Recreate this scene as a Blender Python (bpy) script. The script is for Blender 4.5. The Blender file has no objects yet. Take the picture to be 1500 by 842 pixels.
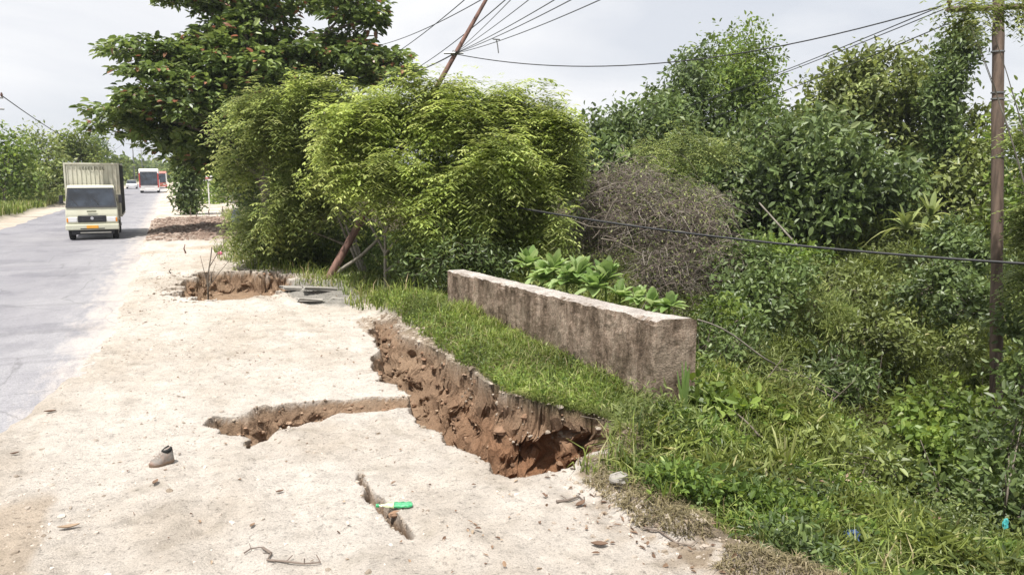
import bpy, bmesh, math, random
import numpy as np
from mathutils import Vector, Matrix
rng = np.random.default_rng(7)
random.seed(7)
S = bpy.context.scene
COL = S.collection
R = math.radians
# ------------------------------------------------------------------ camera geometry
F = 1150.0
PIT = math.atan((421 - 254) / F)
YAW = math.atan(500 * math.cos(PIT) / F)
CZ = 2.65
fv = np.array([math.sin(YAW) * math.cos(PIT), math.cos(YAW) * math.cos(PIT), -math.sin(PIT)])
rv = np.array([math.cos(YAW), -math.sin(YAW), 0.0])
uv = np.array([math.sin(YAW) * math.sin(PIT), math.cos(YAW) * math.sin(PIT), math.cos(PIT)])
fh = np.array([math.sin(YAW), math.cos(YAW), 0.0])


def W(px, py, z=0.0, d=None):
    v = fv + (px - 750) / F * rv - (py - 421) / F * uv
    t = d if d is not None else (z - CZ) / v[2]
    return np.array([t * v[0], t * v[1], CZ + t * v[2]])


def proj(P):
    Q = P - np.array([0, 0, CZ])
    d = Q @ fv
    d = np.where(np.abs(d) < 1e-3, 1e-3, d)
    return 750 + F * (Q @ rv) / d, 421 - F * (Q @ uv) / d, d


# ------------------------------------------------------------------ noise (numpy)
def _hash(ix, iy, iz):
    h = (ix * 374761393 + iy * 668265263 + iz * 2147483647 % 1274126177) & 0xffffffff
    h = ((h ^ (h >> 13)) * 1274126177) & 0xffffffff
    return ((h ^ (h >> 16)) & 0xffff) / 65535.0


def vnoise(x, y, z=0.0):
    x, y, z = np.broadcast_arrays(np.asarray(x, float), np.asarray(y, float), np.asarray(z, float))
    ix = np.floor(x).astype(np.int64); iy = np.floor(y).astype(np.int64); iz = np.floor(z).astype(np.int64)
    fx = x - ix; fy = y - iy; fz = z - iz
    fx = fx * fx * (3 - 2 * fx); fy = fy * fy * (3 - 2 * fy); fz = fz * fz * (3 - 2 * fz)
    iz = iz * 7919
    r = 0
    for dz in (0, 1):
        a = _hash(ix, iy, iz + dz * 7919); b = _hash(ix + 1, iy, iz + dz * 7919)
        c = _hash(ix, iy + 1, iz + dz * 7919); d = _hash(ix + 1, iy + 1, iz + dz * 7919)
        v = (a * (1 - fx) + b * fx) * (1 - fy) + (c * (1 - fx) + d * fx) * fy
        r = r + v * (fz if dz else 1 - fz)
    return r * 2 - 1


def fbm(x, y, z=0.0, o=4):
    s = 0; a = 1.0; t = 0
    for i in range(o):
        s = s + a * vnoise(x * 2 ** i + 17.3 * i, y * 2 ** i + 5.1 * i, z * 2 ** i if np.ndim(z) or z else 0.0)
        t += a; a *= .5
    return s / t


def sm(a, b, x):
    t = np.clip((x - a) / (b - a), 0, 1)
    return t * t * (3 - 2 * t)


# ------------------------------------------------------------------ materials
def nt(name):
    m = bpy.data.materials.new(name); m.use_nodes = True
    n = m.node_tree.nodes; n.clear()
    out = n.new('ShaderNodeOutputMaterial')
    return m, n, m.node_tree.links, out


def ramp(n, cols, pos=None):
    r = n.new('ShaderNodeValToRGB')
    k = len(cols)
    pos = pos or [i / (k - 1) for i in range(k)]
    e = r.color_ramp.elements
    while len(e) < k: e.new(0.5)
    for i in range(k):
        e[i].position = pos[i]; e[i].color = (*cols[i], 1)
    return r


def simple(name, col, rough=.6, metal=0.0, var=.12, scale=6.0, bump=0.0, spec=.5, trans=0.0, alpha=1.0, dirt=None, dirt_amt=.5):
    m, n, l, out = nt(name)
    p = n.new('ShaderNodeBsdfPrincipled'); l.new(p.outputs[0], out.inputs[0])
    p.inputs['Roughness'].default_value = rough; p.inputs['Metallic'].default_value = metal
    p.inputs['Specular IOR Level'].default_value = spec
    p.inputs['Transmission Weight'].default_value = trans
    tc = n.new('ShaderNodeTexCoord'); no = n.new('ShaderNodeTexNoise')
    no.inputs['Scale'].default_value = scale; no.inputs['Detail'].default_value = 6
    l.new(tc.outputs['Object'], no.inputs['Vector'])
    c0 = tuple(max(0, c * (1 - var)) for c in col); c1 = tuple(min(1, c * (1 + var)) for c in col)
    r = ramp(n, [c0, c1], [.3, .7]); l.new(no.outputs[0], r.inputs[0])
    src = r.outputs[0]
    if dirt:
        n2 = n.new('ShaderNodeTexNoise'); n2.inputs['Scale'].default_value = scale * .45; n2.inputs['Detail'].default_value = 8
        n2.inputs['Roughness'].default_value = .7
        l.new(tc.outputs['Object'], n2.inputs['Vector'])
        r2 = ramp(n, [(0, 0, 0), (dirt_amt,) * 3], [.42, .66]); l.new(n2.outputs[0], r2.inputs[0])
        mx = n.new('ShaderNodeMixRGB'); l.new(r2.outputs[0], mx.inputs[0]); l.new(src, mx.inputs[1]); mx.inputs[2].default_value = (*dirt, 1)
        src = mx.outputs[0]
    l.new(src, p.inputs['Base Color'])
    if bump:
        b = n.new('ShaderNodeBump'); b.inputs['Strength'].default_value = 1; b.inputs['Distance'].default_value = bump
        l.new(no.outputs[0], b.inputs['Height']); l.new(b.outputs[0], p.inputs['Normal'])
    return m


def leafmat(name, cols, pos=None, transl=.3, rough=.5, clump=.35, cscale=.9, spec=.35):
    m, n, l, out = nt(name)
    at = n.new('ShaderNodeAttribute'); at.attribute_name = 'tint'
    r = ramp(n, cols, pos); l.new(at.outputs['Fac'], r.inputs[0])
    tc = n.new('ShaderNodeTexCoord'); no = n.new('ShaderNodeTexNoise')
    no.inputs['Scale'].default_value = cscale; no.inputs['Detail'].default_value = 3
    l.new(tc.outputs['Object'], no.inputs['Vector'])
    r2 = ramp(n, [(1 - clump,) * 3, (1 + clump,) * 3], [.35, .65]); l.new(no.outputs[0], r2.inputs[0])
    mx = n.new('ShaderNodeMixRGB'); mx.blend_type = 'MULTIPLY'; mx.inputs[0].default_value = 1
    l.new(r.outputs[0], mx.inputs[1]); l.new(r2.outputs[0], mx.inputs[2])
    p = n.new('ShaderNodeBsdfPrincipled'); p.inputs['Roughness'].default_value = rough
    p.inputs['Specular IOR Level'].default_value = spec
    l.new(mx.outputs[0], p.inputs['Base Color'])
    t = n.new('ShaderNodeBsdfTranslucent')
    hs = n.new('ShaderNodeHueSaturation'); hs.inputs['Hue'].default_value = .485; hs.inputs['Saturation'].default_value = 1.1; hs.inputs['Value'].default_value = 1.5
    l.new(mx.outputs[0], hs.inputs['Color']); l.new(hs.outputs[0], t.inputs[0])
    ms = n.new('ShaderNodeMixShader'); ms.inputs[0].default_value = transl
    l.new(p.outputs[0], ms.inputs[1]); l.new(t.outputs[0], ms.inputs[2]); l.new(ms.outputs[0], out.inputs[0])
    return m


def barkmat(name, c0, c1, scale=8, stretch=.15):
    m, n, l, out = nt(name)
    p = n.new('ShaderNodeBsdfPrincipled'); l.new(p.outputs[0], out.inputs[0]); p.inputs['Roughness'].default_value = .85
    tc = n.new('ShaderNodeTexCoord'); mp = n.new('ShaderNodeMapping'); mp.inputs['Scale'].default_value = (1, 1, stretch)
    no = n.new('ShaderNodeTexNoise'); no.inputs['Scale'].default_value = scale; no.inputs['Detail'].default_value = 8; no.inputs['Roughness'].default_value = .7
    l.new(tc.outputs['Object'], mp.inputs[0]); l.new(mp.outputs[0], no.inputs['Vector'])
    r = ramp(n, [c0, c1], [.35, .65]); l.new(no.outputs[0], r.inputs[0]); l.new(r.outputs[0], p.inputs['Base Color'])
    b = n.new('ShaderNodeBump'); b.inputs['Distance'].default_value = .02; l.new(no.outputs[0], b.inputs['Height']); l.new(b.outputs[0], p.inputs['Normal'])
    return m


# ------------------------------------------------------------------ mesh accumulators
class NM:
    """numpy quad mesh accumulator with a per-point tint"""
    def __init__(s): s.v = []; s.f = []; s.t = []; s.n = 0
    def add(s, v, f, t=None):
        v = np.asarray(v, float).reshape(-1, 3); f = np.asarray(f, np.int64).reshape(-1, 4)
        s.v.append(v); s.f.append(f + s.n); s.n += len(v)
        s.t.append(np.full(len(v), .5) if t is None else np.broadcast_to(np.asarray(t, float), (len(v),)))
        return s
    def build(s, name, mat, parent=None, smooth=False, at=None):
        v = np.concatenate(s.v); f = np.concatenate(s.f); t = np.concatenate(s.t)
        if at is not None: v = v - np.asarray(at)
        me = bpy.data.meshes.new(name)
        me.vertices.add(len(v)); me.vertices.foreach_set('co', v.astype(np.float32).ravel())
        me.loops.add(len(f) * 4); me.loops.foreach_set('vertex_index', f.astype(np.int32).ravel())
        me.polygons.add(len(f)); me.polygons.foreach_set('loop_start', (np.arange(len(f)) * 4).astype(np.int32))
        me.polygons.foreach_set('use_smooth', np.full(len(f), smooth))
        me.update(calc_edges=True)
        a = me.attributes.new('tint', 'FLOAT', 'POINT'); a.data.foreach_set('value', t.astype(np.float32))
        me.materials.append(mat)
        o = bpy.data.objects.new(name, me); COL.objects.link(o)
        if parent is not None: o.parent = parent
        elif at is not None: o.location = tuple(at)
        return o


def tag(o, label=None, cat=None, group=None, kind=None):
    if label: o['label'] = label
    if cat: o['category'] = cat
    if group: o['group'] = group
    if kind: o['kind'] = kind
    return o


def empty(name, loc, label, cat, group=None, rz=0):
    o = bpy.data.objects.new(name, None); COL.objects.link(o); o.location = tuple(float(q) for q in loc); o.rotation_euler = (0, 0, rz)
    o.empty_display_size = .2
    return tag(o, label, cat, group)


def norm(a):
    return a / np.maximum(np.linalg.norm(a, axis=-1, keepdims=True), 1e-9)


def tube(M, pts, rad, n=8, tint=.5, cap=True):
    P = np.asarray(pts, float); k = len(P)
    rad = np.broadcast_to(np.asarray(rad, float), (k,))
    T = norm(np.gradient(P, axis=0))
    up = np.tile([.93, .31, .2] if np.abs(T[:, 2]).mean() > .7 else [.11, .05, .99], (k, 1))
    A = norm(np.cross(T, up)); B = np.cross(T, A)
    th = np.arange(n) * 2 * math.pi / n
    V = P[:, None] + rad[:, None, None] * (np.cos(th)[None, :, None] * A[:, None] + np.sin(th)[None, :, None] * B[:, None])
    i, j = np.meshgrid(np.arange(k - 1), np.arange(n), indexing='ij')
    j2 = (j + 1) % n
    f = np.stack([i * n + j, i * n + j2, (i + 1) * n + j2, (i + 1) * n + j], -1).reshape(-1, 4)
    V = V.reshape(-1, 3)
    if cap:
        V = np.vstack([V, P[:1], P[-1:]]); a = k * n; b = a + 1; e = (k - 1) * n
        ff = []
        for q in range(0, n, 2):
            ff.append([a, (q + 2) % n, (q + 1) % n, q]); ff.append([b, e + q, e + (q + 1) % n, e + (q + 2) % n])
        f = np.vstack([f, ff])
    M.add(V, f, tint)


def batch_tubes(M, P, rad, tint=.5):
    """P (N,K,3), rad (N,K): three-sided twigs"""
    N, K = P.shape[:2]
    T = norm(np.gradient(P, axis=1))
    up = np.zeros_like(T); up[..., 0] = .31; up[..., 1] = .2; up[..., 2] = .93
    A = norm(np.cross(T, up)); B = np.cross(T, A)
    th = np.arange(3) * 2 * math.pi / 3
    V = P[:, :, None] + rad[:, :, None, None] * (np.cos(th)[None, None, :, None] * A[:, :, None] + np.sin(th)[None, None, :, None] * B[:, :, None])
    base = np.arange(N)[:, None, None] * K * 3
    i = np.arange(K - 1)[None, :, None]; j = np.arange(3)[None, None, :]; j2 = (j + 1) % 3
    f = np.stack([base + i * 3 + j, base + i * 3 + j2, base + (i + 1) * 3 + j2, base + (i + 1) * 3 + j], -1).reshape(-1, 4)
    t = np.repeat(np.broadcast_to(tint, (N,)), K * 3)
    M.add(V.reshape(-1, 3), f, t)


def leaves(M, c, d, nrm, L, Wd, tint, fold=.15, droop=.15):
    """elliptical folded leaves, 6 verts, 2 quads"""
    d = norm(d); s = norm(np.cross(d, nrm)); nn = np.cross(s, d)
    L = np.asarray(L)[:, None]; Wd = np.asarray(Wd)[:, None]
    b = c
    l1 = c + d * L * .3 + s * Wd * .45 + nn * Wd * fold
    l2 = c + d * L * .72 + s * Wd * .38 + nn * Wd * fold - nn * L * droop * .5
    tp = c + d * L - nn * L * droop
    r2 = c + d * L * .72 - s * Wd * .38 + nn * Wd * fold - nn * L * droop * .5
    r1 = c + d * L * .3 - s * Wd * .45 + nn * Wd * fold
    V = np.stack([b, l1, l2, tp, r2, r1], 1).reshape(-1, 3)
    k = np.arange(len(c))[:, None] * 6
    f = np.concatenate([k + np.array([[0, 1, 2, 3]]), k + np.array([[0, 3, 4, 5]])], 0)
    M.add(V, f, np.repeat(tint, 6))


def rhomb(M, c, d, nrm, L, Wd, tint):
    d = norm(d); s = norm(np.cross(d, nrm))
    L = np.asarray(L)[:, None]; Wd = np.asarray(Wd)[:, None]
    V = np.stack([c, c + d * L * .5 + s * Wd * .5, c + d * L, c + d * L * .5 - s * Wd * .5], 1).reshape(-1, 3)
    k = np.arange(len(c))[:, None] * 4
    M.add(V, k + np.arange(4)[None], np.repeat(tint, 4))


def fronds(M, c, d, L, tint, K=7, lw=.28, ll=.25, curl=.55):
    """pinnate drooping leaves: K pairs of leaflets on a curved rachis"""
    N = len(c); d = norm(d)
    up = np.tile([0, 0, 1.], (N, 1)); s = norm(np.cross(d, up) + 1e-4)
    L = np.asarray(L)
    for k in range(K):
        u = (k + .6) / K
        p = c + d * (L * u)[:, None]; p = p + np.array([0, 0, -1.]) * (L * curl * u * u)[:, None]
        dd = norm(d + np.array([0, 0, -1.]) * (2 * curl * u))
        for sg in (-1, 1):
            ld = norm(s * sg + dd * .45 + np.array([0, 0, -.25]))
            le = L * ll * (1 - .55 * abs(u - .45)) * 1.25; we = L * lw / K * 1.5
            nn = norm(up + s * sg * .3)
            rhomb(M, p, ld, nn, le, we, tint)


def blades(M, c, d, L, wd, tint, bend=.6):
    """grass blades: base pos c, lean direction d (horizontal), length L"""
    N = len(c); d = norm(d); s = np.stack([-d[:, 1], d[:, 0], np.zeros(N)], 1)
    L = np.asarray(L)[:, None]; w = np.asarray(wd)[:, None]; b = np.broadcast_to(np.asarray(bend), (N,))[:, None]
    z = np.array([[0, 0, 1.]])
    p1 = c + z * L * .5 + d * L * .18 * b; p2 = c + z * L * (1 - .38 * b) + d * L * .75 * b
    V = np.stack([c - s * w * .5, c + s * w * .5, p1 + s * w * .42, p1 - s * w * .42, p2 + s * w * .04, p2 - s * w * .04], 1).reshape(-1, 3)
    k = np.arange(N)[:, None] * 6
    M.add(V, np.concatenate([k + [[0, 1, 2, 3]], k + [[3, 2, 4, 5]]], 0), np.repeat(tint, 6))


def rdir(n, up=0.0):
    v = rng.normal(size=(n, 3)); v[:, 2] += up
    return norm(v)


class BM:
    """bmesh accumulator for hard things"""
    def __init__(s): s.b = bmesh.new()
    def box(s, c, size, bev=0.0, rot=None, seg=2):
        r = bmesh.ops.create_cube(s.b, size=1.0)
        vs = r['verts']
        bmesh.ops.scale(s.b, vec=size, verts=vs)
        if bev:
            es = list({e for v in vs for e in v.link_edges})
            rr = bmesh.ops.bevel(s.b, geom=es, offset=bev, segments=seg, affect='EDGES', profile=.5)
            vs = list({v for f in rr['faces'] for v in f.verts} | {v for v in vs if v.is_valid})
        if rot: bmesh.ops.rotate(s.b, cent=(0, 0, 0), matrix=Matrix.Rotation(rot[0], 3, rot[1]), verts=vs)
        bmesh.ops.translate(s.b, vec=c, verts=vs)
        return s
    def prism(s, prof, x0, x1, bev=0.0, taper=None):
        """profile (y,z) extruded along x; taper(z)->half width factor"""
        cx = (x0 + x1) / 2
        A = []; B = []
        for (y, z) in prof:
            k = taper(z) if taper else 1
            A.append(s.b.verts.new((cx + (x0 - cx) * k, y, z))); B.append(s.b.verts.new((cx + (x1 - cx) * k, y, z)))
        n = len(prof); fs = [s.b.faces.new(A[::-1]), s.b.faces.new(B)]
        for i in range(n):
            j = (i + 1) % n
            fs.append(s.b.faces.new((A[i], A[j], B[j], B[i])))
        if bev:
            bmesh.ops.bevel(s.b, geom=list({e for f in fs for e in f.edges}), offset=bev, segments=2, affect='EDGES', profile=.5)
        return s
    def cyl(s, c, r, h, axis='Z', n=20, r2=None, bev=0):
        rr = bmesh.ops.create_cone(s.b, cap_ends=True, segments=n, radius1=r, radius2=r if r2 is None else r2, depth=h)
        vs = rr['verts']
        if bev:
            es = [e for e in {e for v in vs for e in v.link_edges} if len(e.link_faces) == 2 and max(len(f.verts) for f in e.link_faces) > 4]
            q = bmesh.ops.bevel(s.b, geom=es, offset=bev, segments=2, affect='EDGES', profile=.5)
            vs = list({v for f in q['faces'] for v in f.verts} | {v for v in vs if v.is_valid})
        if axis == 'X': bmesh.ops.rotate(s.b, matrix=Matrix.Rotation(R(90), 3, 'Y'), verts=vs)
        if axis == 'Y': bmesh.ops.rotate(s.b, matrix=Matrix.Rotation(R(90), 3, 'X'), verts=vs)
        bmesh.ops.translate(s.b, vec=c, verts=vs)
        return s
    def quad(s, pts):
        s.b.faces.new([s.b.verts.new(p) for p in pts]); return s
    def build(s, name, mat, parent=None, smooth=False):
        bmesh.ops.recalc_face_normals(s.b, faces=s.b.faces[:])
        me = bpy.data.meshes.new(name); s.b.to_mesh(me); s.b.free(); me.materials.append(mat)
        if smooth: me.shade_smooth()
        o = bpy.data.objects.new(name, me); COL.objects.link(o)
        if parent is not None: o.parent = parent
        return o


# ------------------------------------------------------------------ terrain
EDGE = np.array([(-30, 4.2), (0, 3.9), (3.8, 3.65), (4.7, 3.42), (5.6, 3.4), (6.1, 3.7), (6.7, 4.5), (7.3, 5.5), (8, 5.95), (13.4, 4.95), (14.5, 4.3), (16.3, 3.9),
                 (20, 3.5), (21.6, 2.9), (24, 2.2), (27, 2.1), (30, 2.5), (34, 3.2), (45, 3.4), (60, 4.2), (100, 6), (4000, 6)])
ROADB = np.array([(-30, -4.2), (0, -4.2), (5, -3.6), (7, -2.7), (9, -1.9), (11, -1.62), (15, -1.27), (4000, -1.3)])


def poly(*pts): return np.array([W(*p)[:2] for p in pts])


TRENCH = poly((545, 470), (572, 476), (600, 500), (640, 517), (672, 540), (700, 556), (735, 580), (770, 592), (810, 600), (850, 604), (900, 615), (915, 640), (880, 668), (840, 684), (822, 692), (800, 704),
              (760, 706), (735, 700), (700, 678), (672, 662), (640, 640), (618, 630), (598, 606), (602, 578), (575, 566), (548, 552), (552, 520))
CRACK2 = poly((303, 622), (318, 612), (352, 610), (372, 598), (420, 594), (480, 590), (540, 586), (600, 584), (604, 596), (560, 601), (500, 609), (430, 630), (395, 642), (372, 654), (358, 645), (332, 645), (312, 636))
CRACK3 = poly((524, 697), (531, 699), (540, 716), (552, 731), (566, 744), (573, 757), (590, 773), (604, 791), (600, 796), (585, 785), (571, 775), (559, 759), (547, 744), (532, 732), (538, 722), (527, 711))
HOLE4 = poly((243, 432), (270, 412), (300, 402), (345, 398), (400, 400), (432, 408), (440, 422), (405, 433), (365, 436), (340, 440), (300, 442))
SLABS = poly((395, 418), (430, 412), (500, 416), (530, 440), (505, 452), (450, 446))


def sdf(P, poly_):
    """signed distance, positive inside"""
    x, y = P[:, 0], P[:, 1]
    d = np.full(len(P), 1e9); ins = np.zeros(len(P), bool)
    n = len(poly_)
    for i in range(n):
        a = poly_[i]; b = poly_[(i + 1) % n]; e = b - a
        w0 = x - a[0]; w1 = y - a[1]
        t = np.clip((w0 * e[0] + w1 * e[1]) / (e @ e), 0, 1)
        d = np.minimum(d, np.hypot(w0 - e[0] * t, w1 - e[1] * t))
        c = ((a[1] > y) != (b[1] > y))
        xi = a[0] + (y - a[1]) * e[0] / (e[1] if abs(e[1]) > 1e-9 else 1e-9)
        ins ^= c & (x < xi)
    return np.where(ins, d, -d)


def near(P, poly_, m=.6):
    lo = poly_.min(0) - m; hi = poly_.max(0) + m
    return (P[:, 0] > lo[0]) & (P[:, 0] < hi[0]) & (P[:, 1] > lo[1]) & (P[:, 1] < hi[1])


def terrain(x, y, full=False):
    x = np.asarray(x, float); y = np.asarray(y, float)
    xe = np.interp(y, EDGE[:, 0], EDGE[:, 1]) + .12 * fbm(x * 1.3, y * 1.3, o=3)
    xb = np.interp(y, ROADB[:, 0], ROADB[:, 1]) + .10 * fbm(x * .9 + 9, y * 1.2, o=3)
    xa = 11.5 + 0 * x
    s = x - xe
    t = np.clip(s / (xa - xe), 0, 1)
    depth = 2.5 * (1 - .6 * sm(14, 32, y))
    down = -depth * (.45 * t + .55 * t * t * (3 - 2 * t))
    u = np.clip((x - xa) / 15, 0, 1)
    up = depth * (u * u * (3 - 2 * u) * .6 + .4 * u) + .9 * sm(24, 45, x)
    z = down + np.where(x > xa, up, 0)
    veg = sm(0, .35, s)
    z = z + veg * (.22 * fbm(x * .45, y * .45, o=4) + .06 * fbm(x * 2, y * 2, o=2))
    # shoulder relief
    sh = sm(-.12, .35, x - xb) * (1 - veg)
    z = z + sh * (.035 + .03 * fbm(x * .7, y * .5, o=3) + .02 * fbm(x * 4, y * 3, o=3) + .011 * fbm(x * 12, y * 10, o=2) * (.4 + sm(-.1, .5, fbm(x * .8, y * .8, o=2)))) - .07 * (1 - sm(-.12, .35, x - xb)) * (x > -9)
    rd_ = (x - .35 * y * 0) + .25 * (y - 9) * .35
    z = z + sh * .018 * np.sin(rd_ * 9 + 2.5 * fbm(x * .6, y * .35, o=3)) * sm(0, .6, fbm(x * .5 + 4, y * .3, o=2) + .25) * (y < 25)
    # fine ridges and broken lumps at the right edge near the camera
    z = z + .13 * np.exp(-((s + .05) / .3) ** 2) * (y < 6.9) * (.5 + 1.3 * fbm(x * 2.6, y * 2.6, o=4))
    # rise of the grassy block towards the parapet
    isl = sm(6.9, 7.6, y) * (1 - sm(14.5, 17, y)) * sm(3.25, 3.85, x) * (1 - veg)
    z = z + isl * (.0 + .27 * sm(9, 13, y)) + .05 * isl * fbm(x * 2, y * 2, o=3)
    z = z - .26 * np.exp(-((x - 5.3) ** 2 + (y - 7.6) ** 2) / .5) * (y > 6)
    # left verge
    lv = 1 - sm(-9.5, -8.9, x + .4 * fbm(x * .2, y * .2, o=2))
    z = z + lv * (.18 + .1 * fbm(x * .2, y * .2, o=3)) + .02 * (1 - sm(-8.4, -7.6, x))
    # brown heap in the far shoulder
    hp = sm(-1.3, -.5, x) * (1 - sm(2.6, 3.6, x)) * sm(32, 35, y) * (1 - sm(46, 52, y))
    z = z + hp * (.12 + .16 * fbm(x * .9, y * .5, o=4))
    # grey tilted plates
    P = np.stack([x, y], 1)
    k = near(P, SLABS, .3)
    slab = np.zeros(len(x))
    if k.any():
        q = sdf(P[k] + .1 * np.stack([fbm(P[k, 0] * 3, P[k, 1] * 3), fbm(P[k, 0] * 3 + 9, P[k, 1] * 3)], 1), SLABS)
        slab[k] = sm(-.1, .05, q)
        zz = (y * 1.6 + x * .7 + .5 * fbm(x * 1.2, y * 1.2, o=3))
        z = z - slab * .10 + slab * .16 * ((zz % 1.0) ** 2)
    cut = np.zeros(len(x)); red = np.zeros(len(x)); wallm = np.zeros(len(x))
    for pl, dep, ww, jag in ((TRENCH, 1.45, .34, .07), (CRACK2, .42, .22, .06), (CRACK3, .25, .04, .022), (HOLE4, .55, .3, .25)):
        k = near(P, pl)
        if not k.any(): continue
        Q = P[k]
        off = jag * np.stack([fbm(Q[:, 0] * 3.1, Q[:, 1] * 3.1, o=3), fbm(Q[:, 0] * 3.1 + 40, Q[:, 1] * 3.1, o=3)], 1) * 2
        off += .06 * jag * np.stack([vnoise(Q[:, 0] * 28, Q[:, 1] * 28), vnoise(Q[:, 0] * 28 + 40, Q[:, 1] * 28)], 1)
        q = sdf(Q + off, pl)
        dd = dep
        if pl is TRENCH:
            dd = .55 + 1.05 * (1 - sm(7.0, 13.2, Q[:, 1]))
        if pl is CRACK2:
            dd = .2 + .3 * (1 - sm(.8, 2.2, Q[:, 0]))
        tt = np.clip(q / ww, 0, 1)
        prof = np.where(q > 0, np.minimum(.05 + .95 * tt ** .75, 1), 0)
        zc = -dd * prof + (q > ww) * 0 + .10 * (q > .02) * np.minimum(dd, .6) * fbm(Q[:, 0] * 5, Q[:, 1] * 5, o=3)
        if pl is TRENCH:
            zc = zc - .25 * sm(ww, ww * 3, q)
        z[k] = z[k] + np.where(q > 0, zc, 0)
        # rim slump of the sand around the lips
        z[k] += (.02 if pl is not CRACK3 else 0) * np.exp(-(np.minimum(q, 0) / .06) ** 2) * (q <= 0) * fbm(Q[:, 0] * 6, Q[:, 1] * 6, o=2)
        cut[k] = np.maximum(cut[k], sm(-.012, .008, q)); wallm[k] = np.maximum(wallm[k], (q > 0) * (q < ww * 1.3))
        if pl is TRENCH: red[k] = sm(.0, .1, q) * (1 - sm(7.2, 11.5, Q[:, 1]))
    # slab in front of the second crack sits a little lower
    if full: return z, dict(xe=xe, xb=xb, s=s, veg=veg, isl=isl, lv=lv, hp=hp, cut=cut, red=red, slab=slab, wallm=wallm, sh=sh)
    return z


def geo(a, b, h0, g, hmax=1e9):
    out = [a]; h = h0; sgn = 1 if b > a else -1
    while (b - out[-1]) * sgn > h:
        out.append(out[-1] + sgn * h); h = min(h * g, hmax)
    out.append(b)
    return out


xs = geo(-2.7, -2500, .06, 1.06)[::-1] + list(np.arange(-2.65, 6.2, .021)) + geo(6.2, 2500, .03, 1.035)
ys = geo(4.0, -30, .04, 1.1)[::-1] + list(np.arange(4.02, 14.6, .021)) + geo(14.62, 23, .024, 1.003) + geo(23.05, 3000, .06, 1.025)
xs = np.unique(np.round(xs, 4)); ys = np.unique(np.round(ys, 4))
GX, GY = np.meshgrid(xs, ys)
gx = GX.ravel(); gy = GY.ravel()
gz, gm = terrain(gx, gy, True)
# crumbly relief on the cut faces: push the vertices sideways as well
k = gm['wallm'] > 0
dxw = fbm(gx[k] * 3.5 + 3, gy[k] * 3.5, gz[k] * 5, o=3); dyw = fbm(gx[k] * 3.5 + 33, gy[k] * 3.5, gz[k] * 5, o=3)
amp = .16 * np.clip(-gz[k] / .25, 0, 1)
vx = gx.copy(); vy = gy.copy()
hf = .035 * np.clip(-gz[k] / .1, 0, 1)
vx[k] += amp * dxw + hf * vnoise(gx[k] * 15, gy[k] * 15, gz[k] * 17); vy[k] += amp * dyw + hf * vnoise(gx[k] * 15 + 9, gy[k] * 15, gz[k] * 17 + 5)
hc = W(822, 655, z=-.55); hc = np.array([4.05, 6.95, -.75])
hd = np.sqrt(((gx - hc[0]) / .48) ** 2 + ((gz - hc[2]) / .52) ** 2)
kk = (hd < 1) & (gm['cut'] > .3) & (gy > 6.6) & (gy < 8.2)
vy[kk] += .38 * np.sqrt(1 - hd[kk] ** 2); vx[kk] += .12 * (1 - hd[kk])
c = lambda *a: np.array(a)
SAND = c(.55, .50, .445); SAND2 = c(.45, .395, .335); TAN = c(.40, .325, .25); BROWN = c(.26, .175, .115); RED = c(.25, .12, .06); HUM = c(.075, .062, .035)
GRY = c(.36, .32, .27); SOILG = c(.10, .09, .045); HEAP = c(.23, .165, .13)


def mixc(A, B, t): return A * (1 - t[:, None]) + B * t[:, None]


n1 = fbm(gx * 1.1, gy * .8, o=4)[:]; n2 = fbm(gx * 5, gy * 5, o=3)
colr = mixc(np.tile(SAND, (len(gx), 1)), SAND2, np.clip(.35 + n1 * 1.3 + .3 * n2, 0, 1))
tanm = (1 - sm(-1.08, -.98, gx + .06 * n2 + .02 * (gy - 7))) * (1 - sm(6.9, 7.2, gy + .25 * n1)) + (1 - sm(0, .25, gx - gm['xb'] + .1 * n2)) * .6
colr = mixc(colr, TAN, np.clip(tanm, 0, 1) * .8)
edgeb = np.exp(-((gm['s'] + .15) / .4) ** 2) * (gy < 7) * np.clip(.3 + n2 * 2.0, 0, 1)
colr = mixc(colr, c(.33, .26, .19), np.clip(edgeb, 0, 1))
farb = sm(22, 30, gy) * (gx > -1.4) * (1 - gm['veg']) * np.clip(.25 + n1 * 1.2, 0, 1)
colr = mixc(colr, c(.42, .34, .26), farb)
colr = mixc(colr, HEAP, np.clip(gm['hp'] * (1.1 + .5 * n2), 0, 1))
colr = mixc(colr, c(.25, .235, .21), gm['slab'])
rim = gm['isl'] * (gx > 2.9) * np.clip(1.2 - gm['isl'], 0, 1)
kn = near(np.stack([gx, gy], 1), TRENCH, .7); sdr = np.full(len(gx), -9.); sdr[kn] = sdf(np.stack([gx, gy], 1)[kn], TRENCH)
farside = (gx > np.interp(gy, [6, 8, 10, 13.9], [3.2, 3.0, 2.9, 2.8])) & (sdr < .1) & (gy > 6.6)
colr = mixc(colr, c(.27, .21, .155), np.clip(farside * sm(-.34, -.05, sdr) * (.8 + .9 * n2), 0, 1))
colr = mixc(colr, SOILG, np.clip(gm['isl'] * 1.4 - .2 + .5 * n2, 0, 1))
blk = sm(3.7, 4.1, gx + .15 * n2) * (gy > 6.3) * (gy < 16) * (sdr < 0)
colr = mixc(colr, c(.13, .11, .06), blk * .9)
edgz = sm(-.42, -.05, gm['s'] + .35 * n2) * (gy < 6.9)
colr = mixc(colr, c(.24, .19, .135), edgz * .9)
vg = sm(.0, .5, gm['s'] + .25 * n2)
colr = mixc(colr, HUM, vg)
colr = mixc(colr, c(.09, .10, .04), gm['lv'])
layer = fbm(gx * 1.2, gy * 1.2, gz * 5, o=3)
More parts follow.
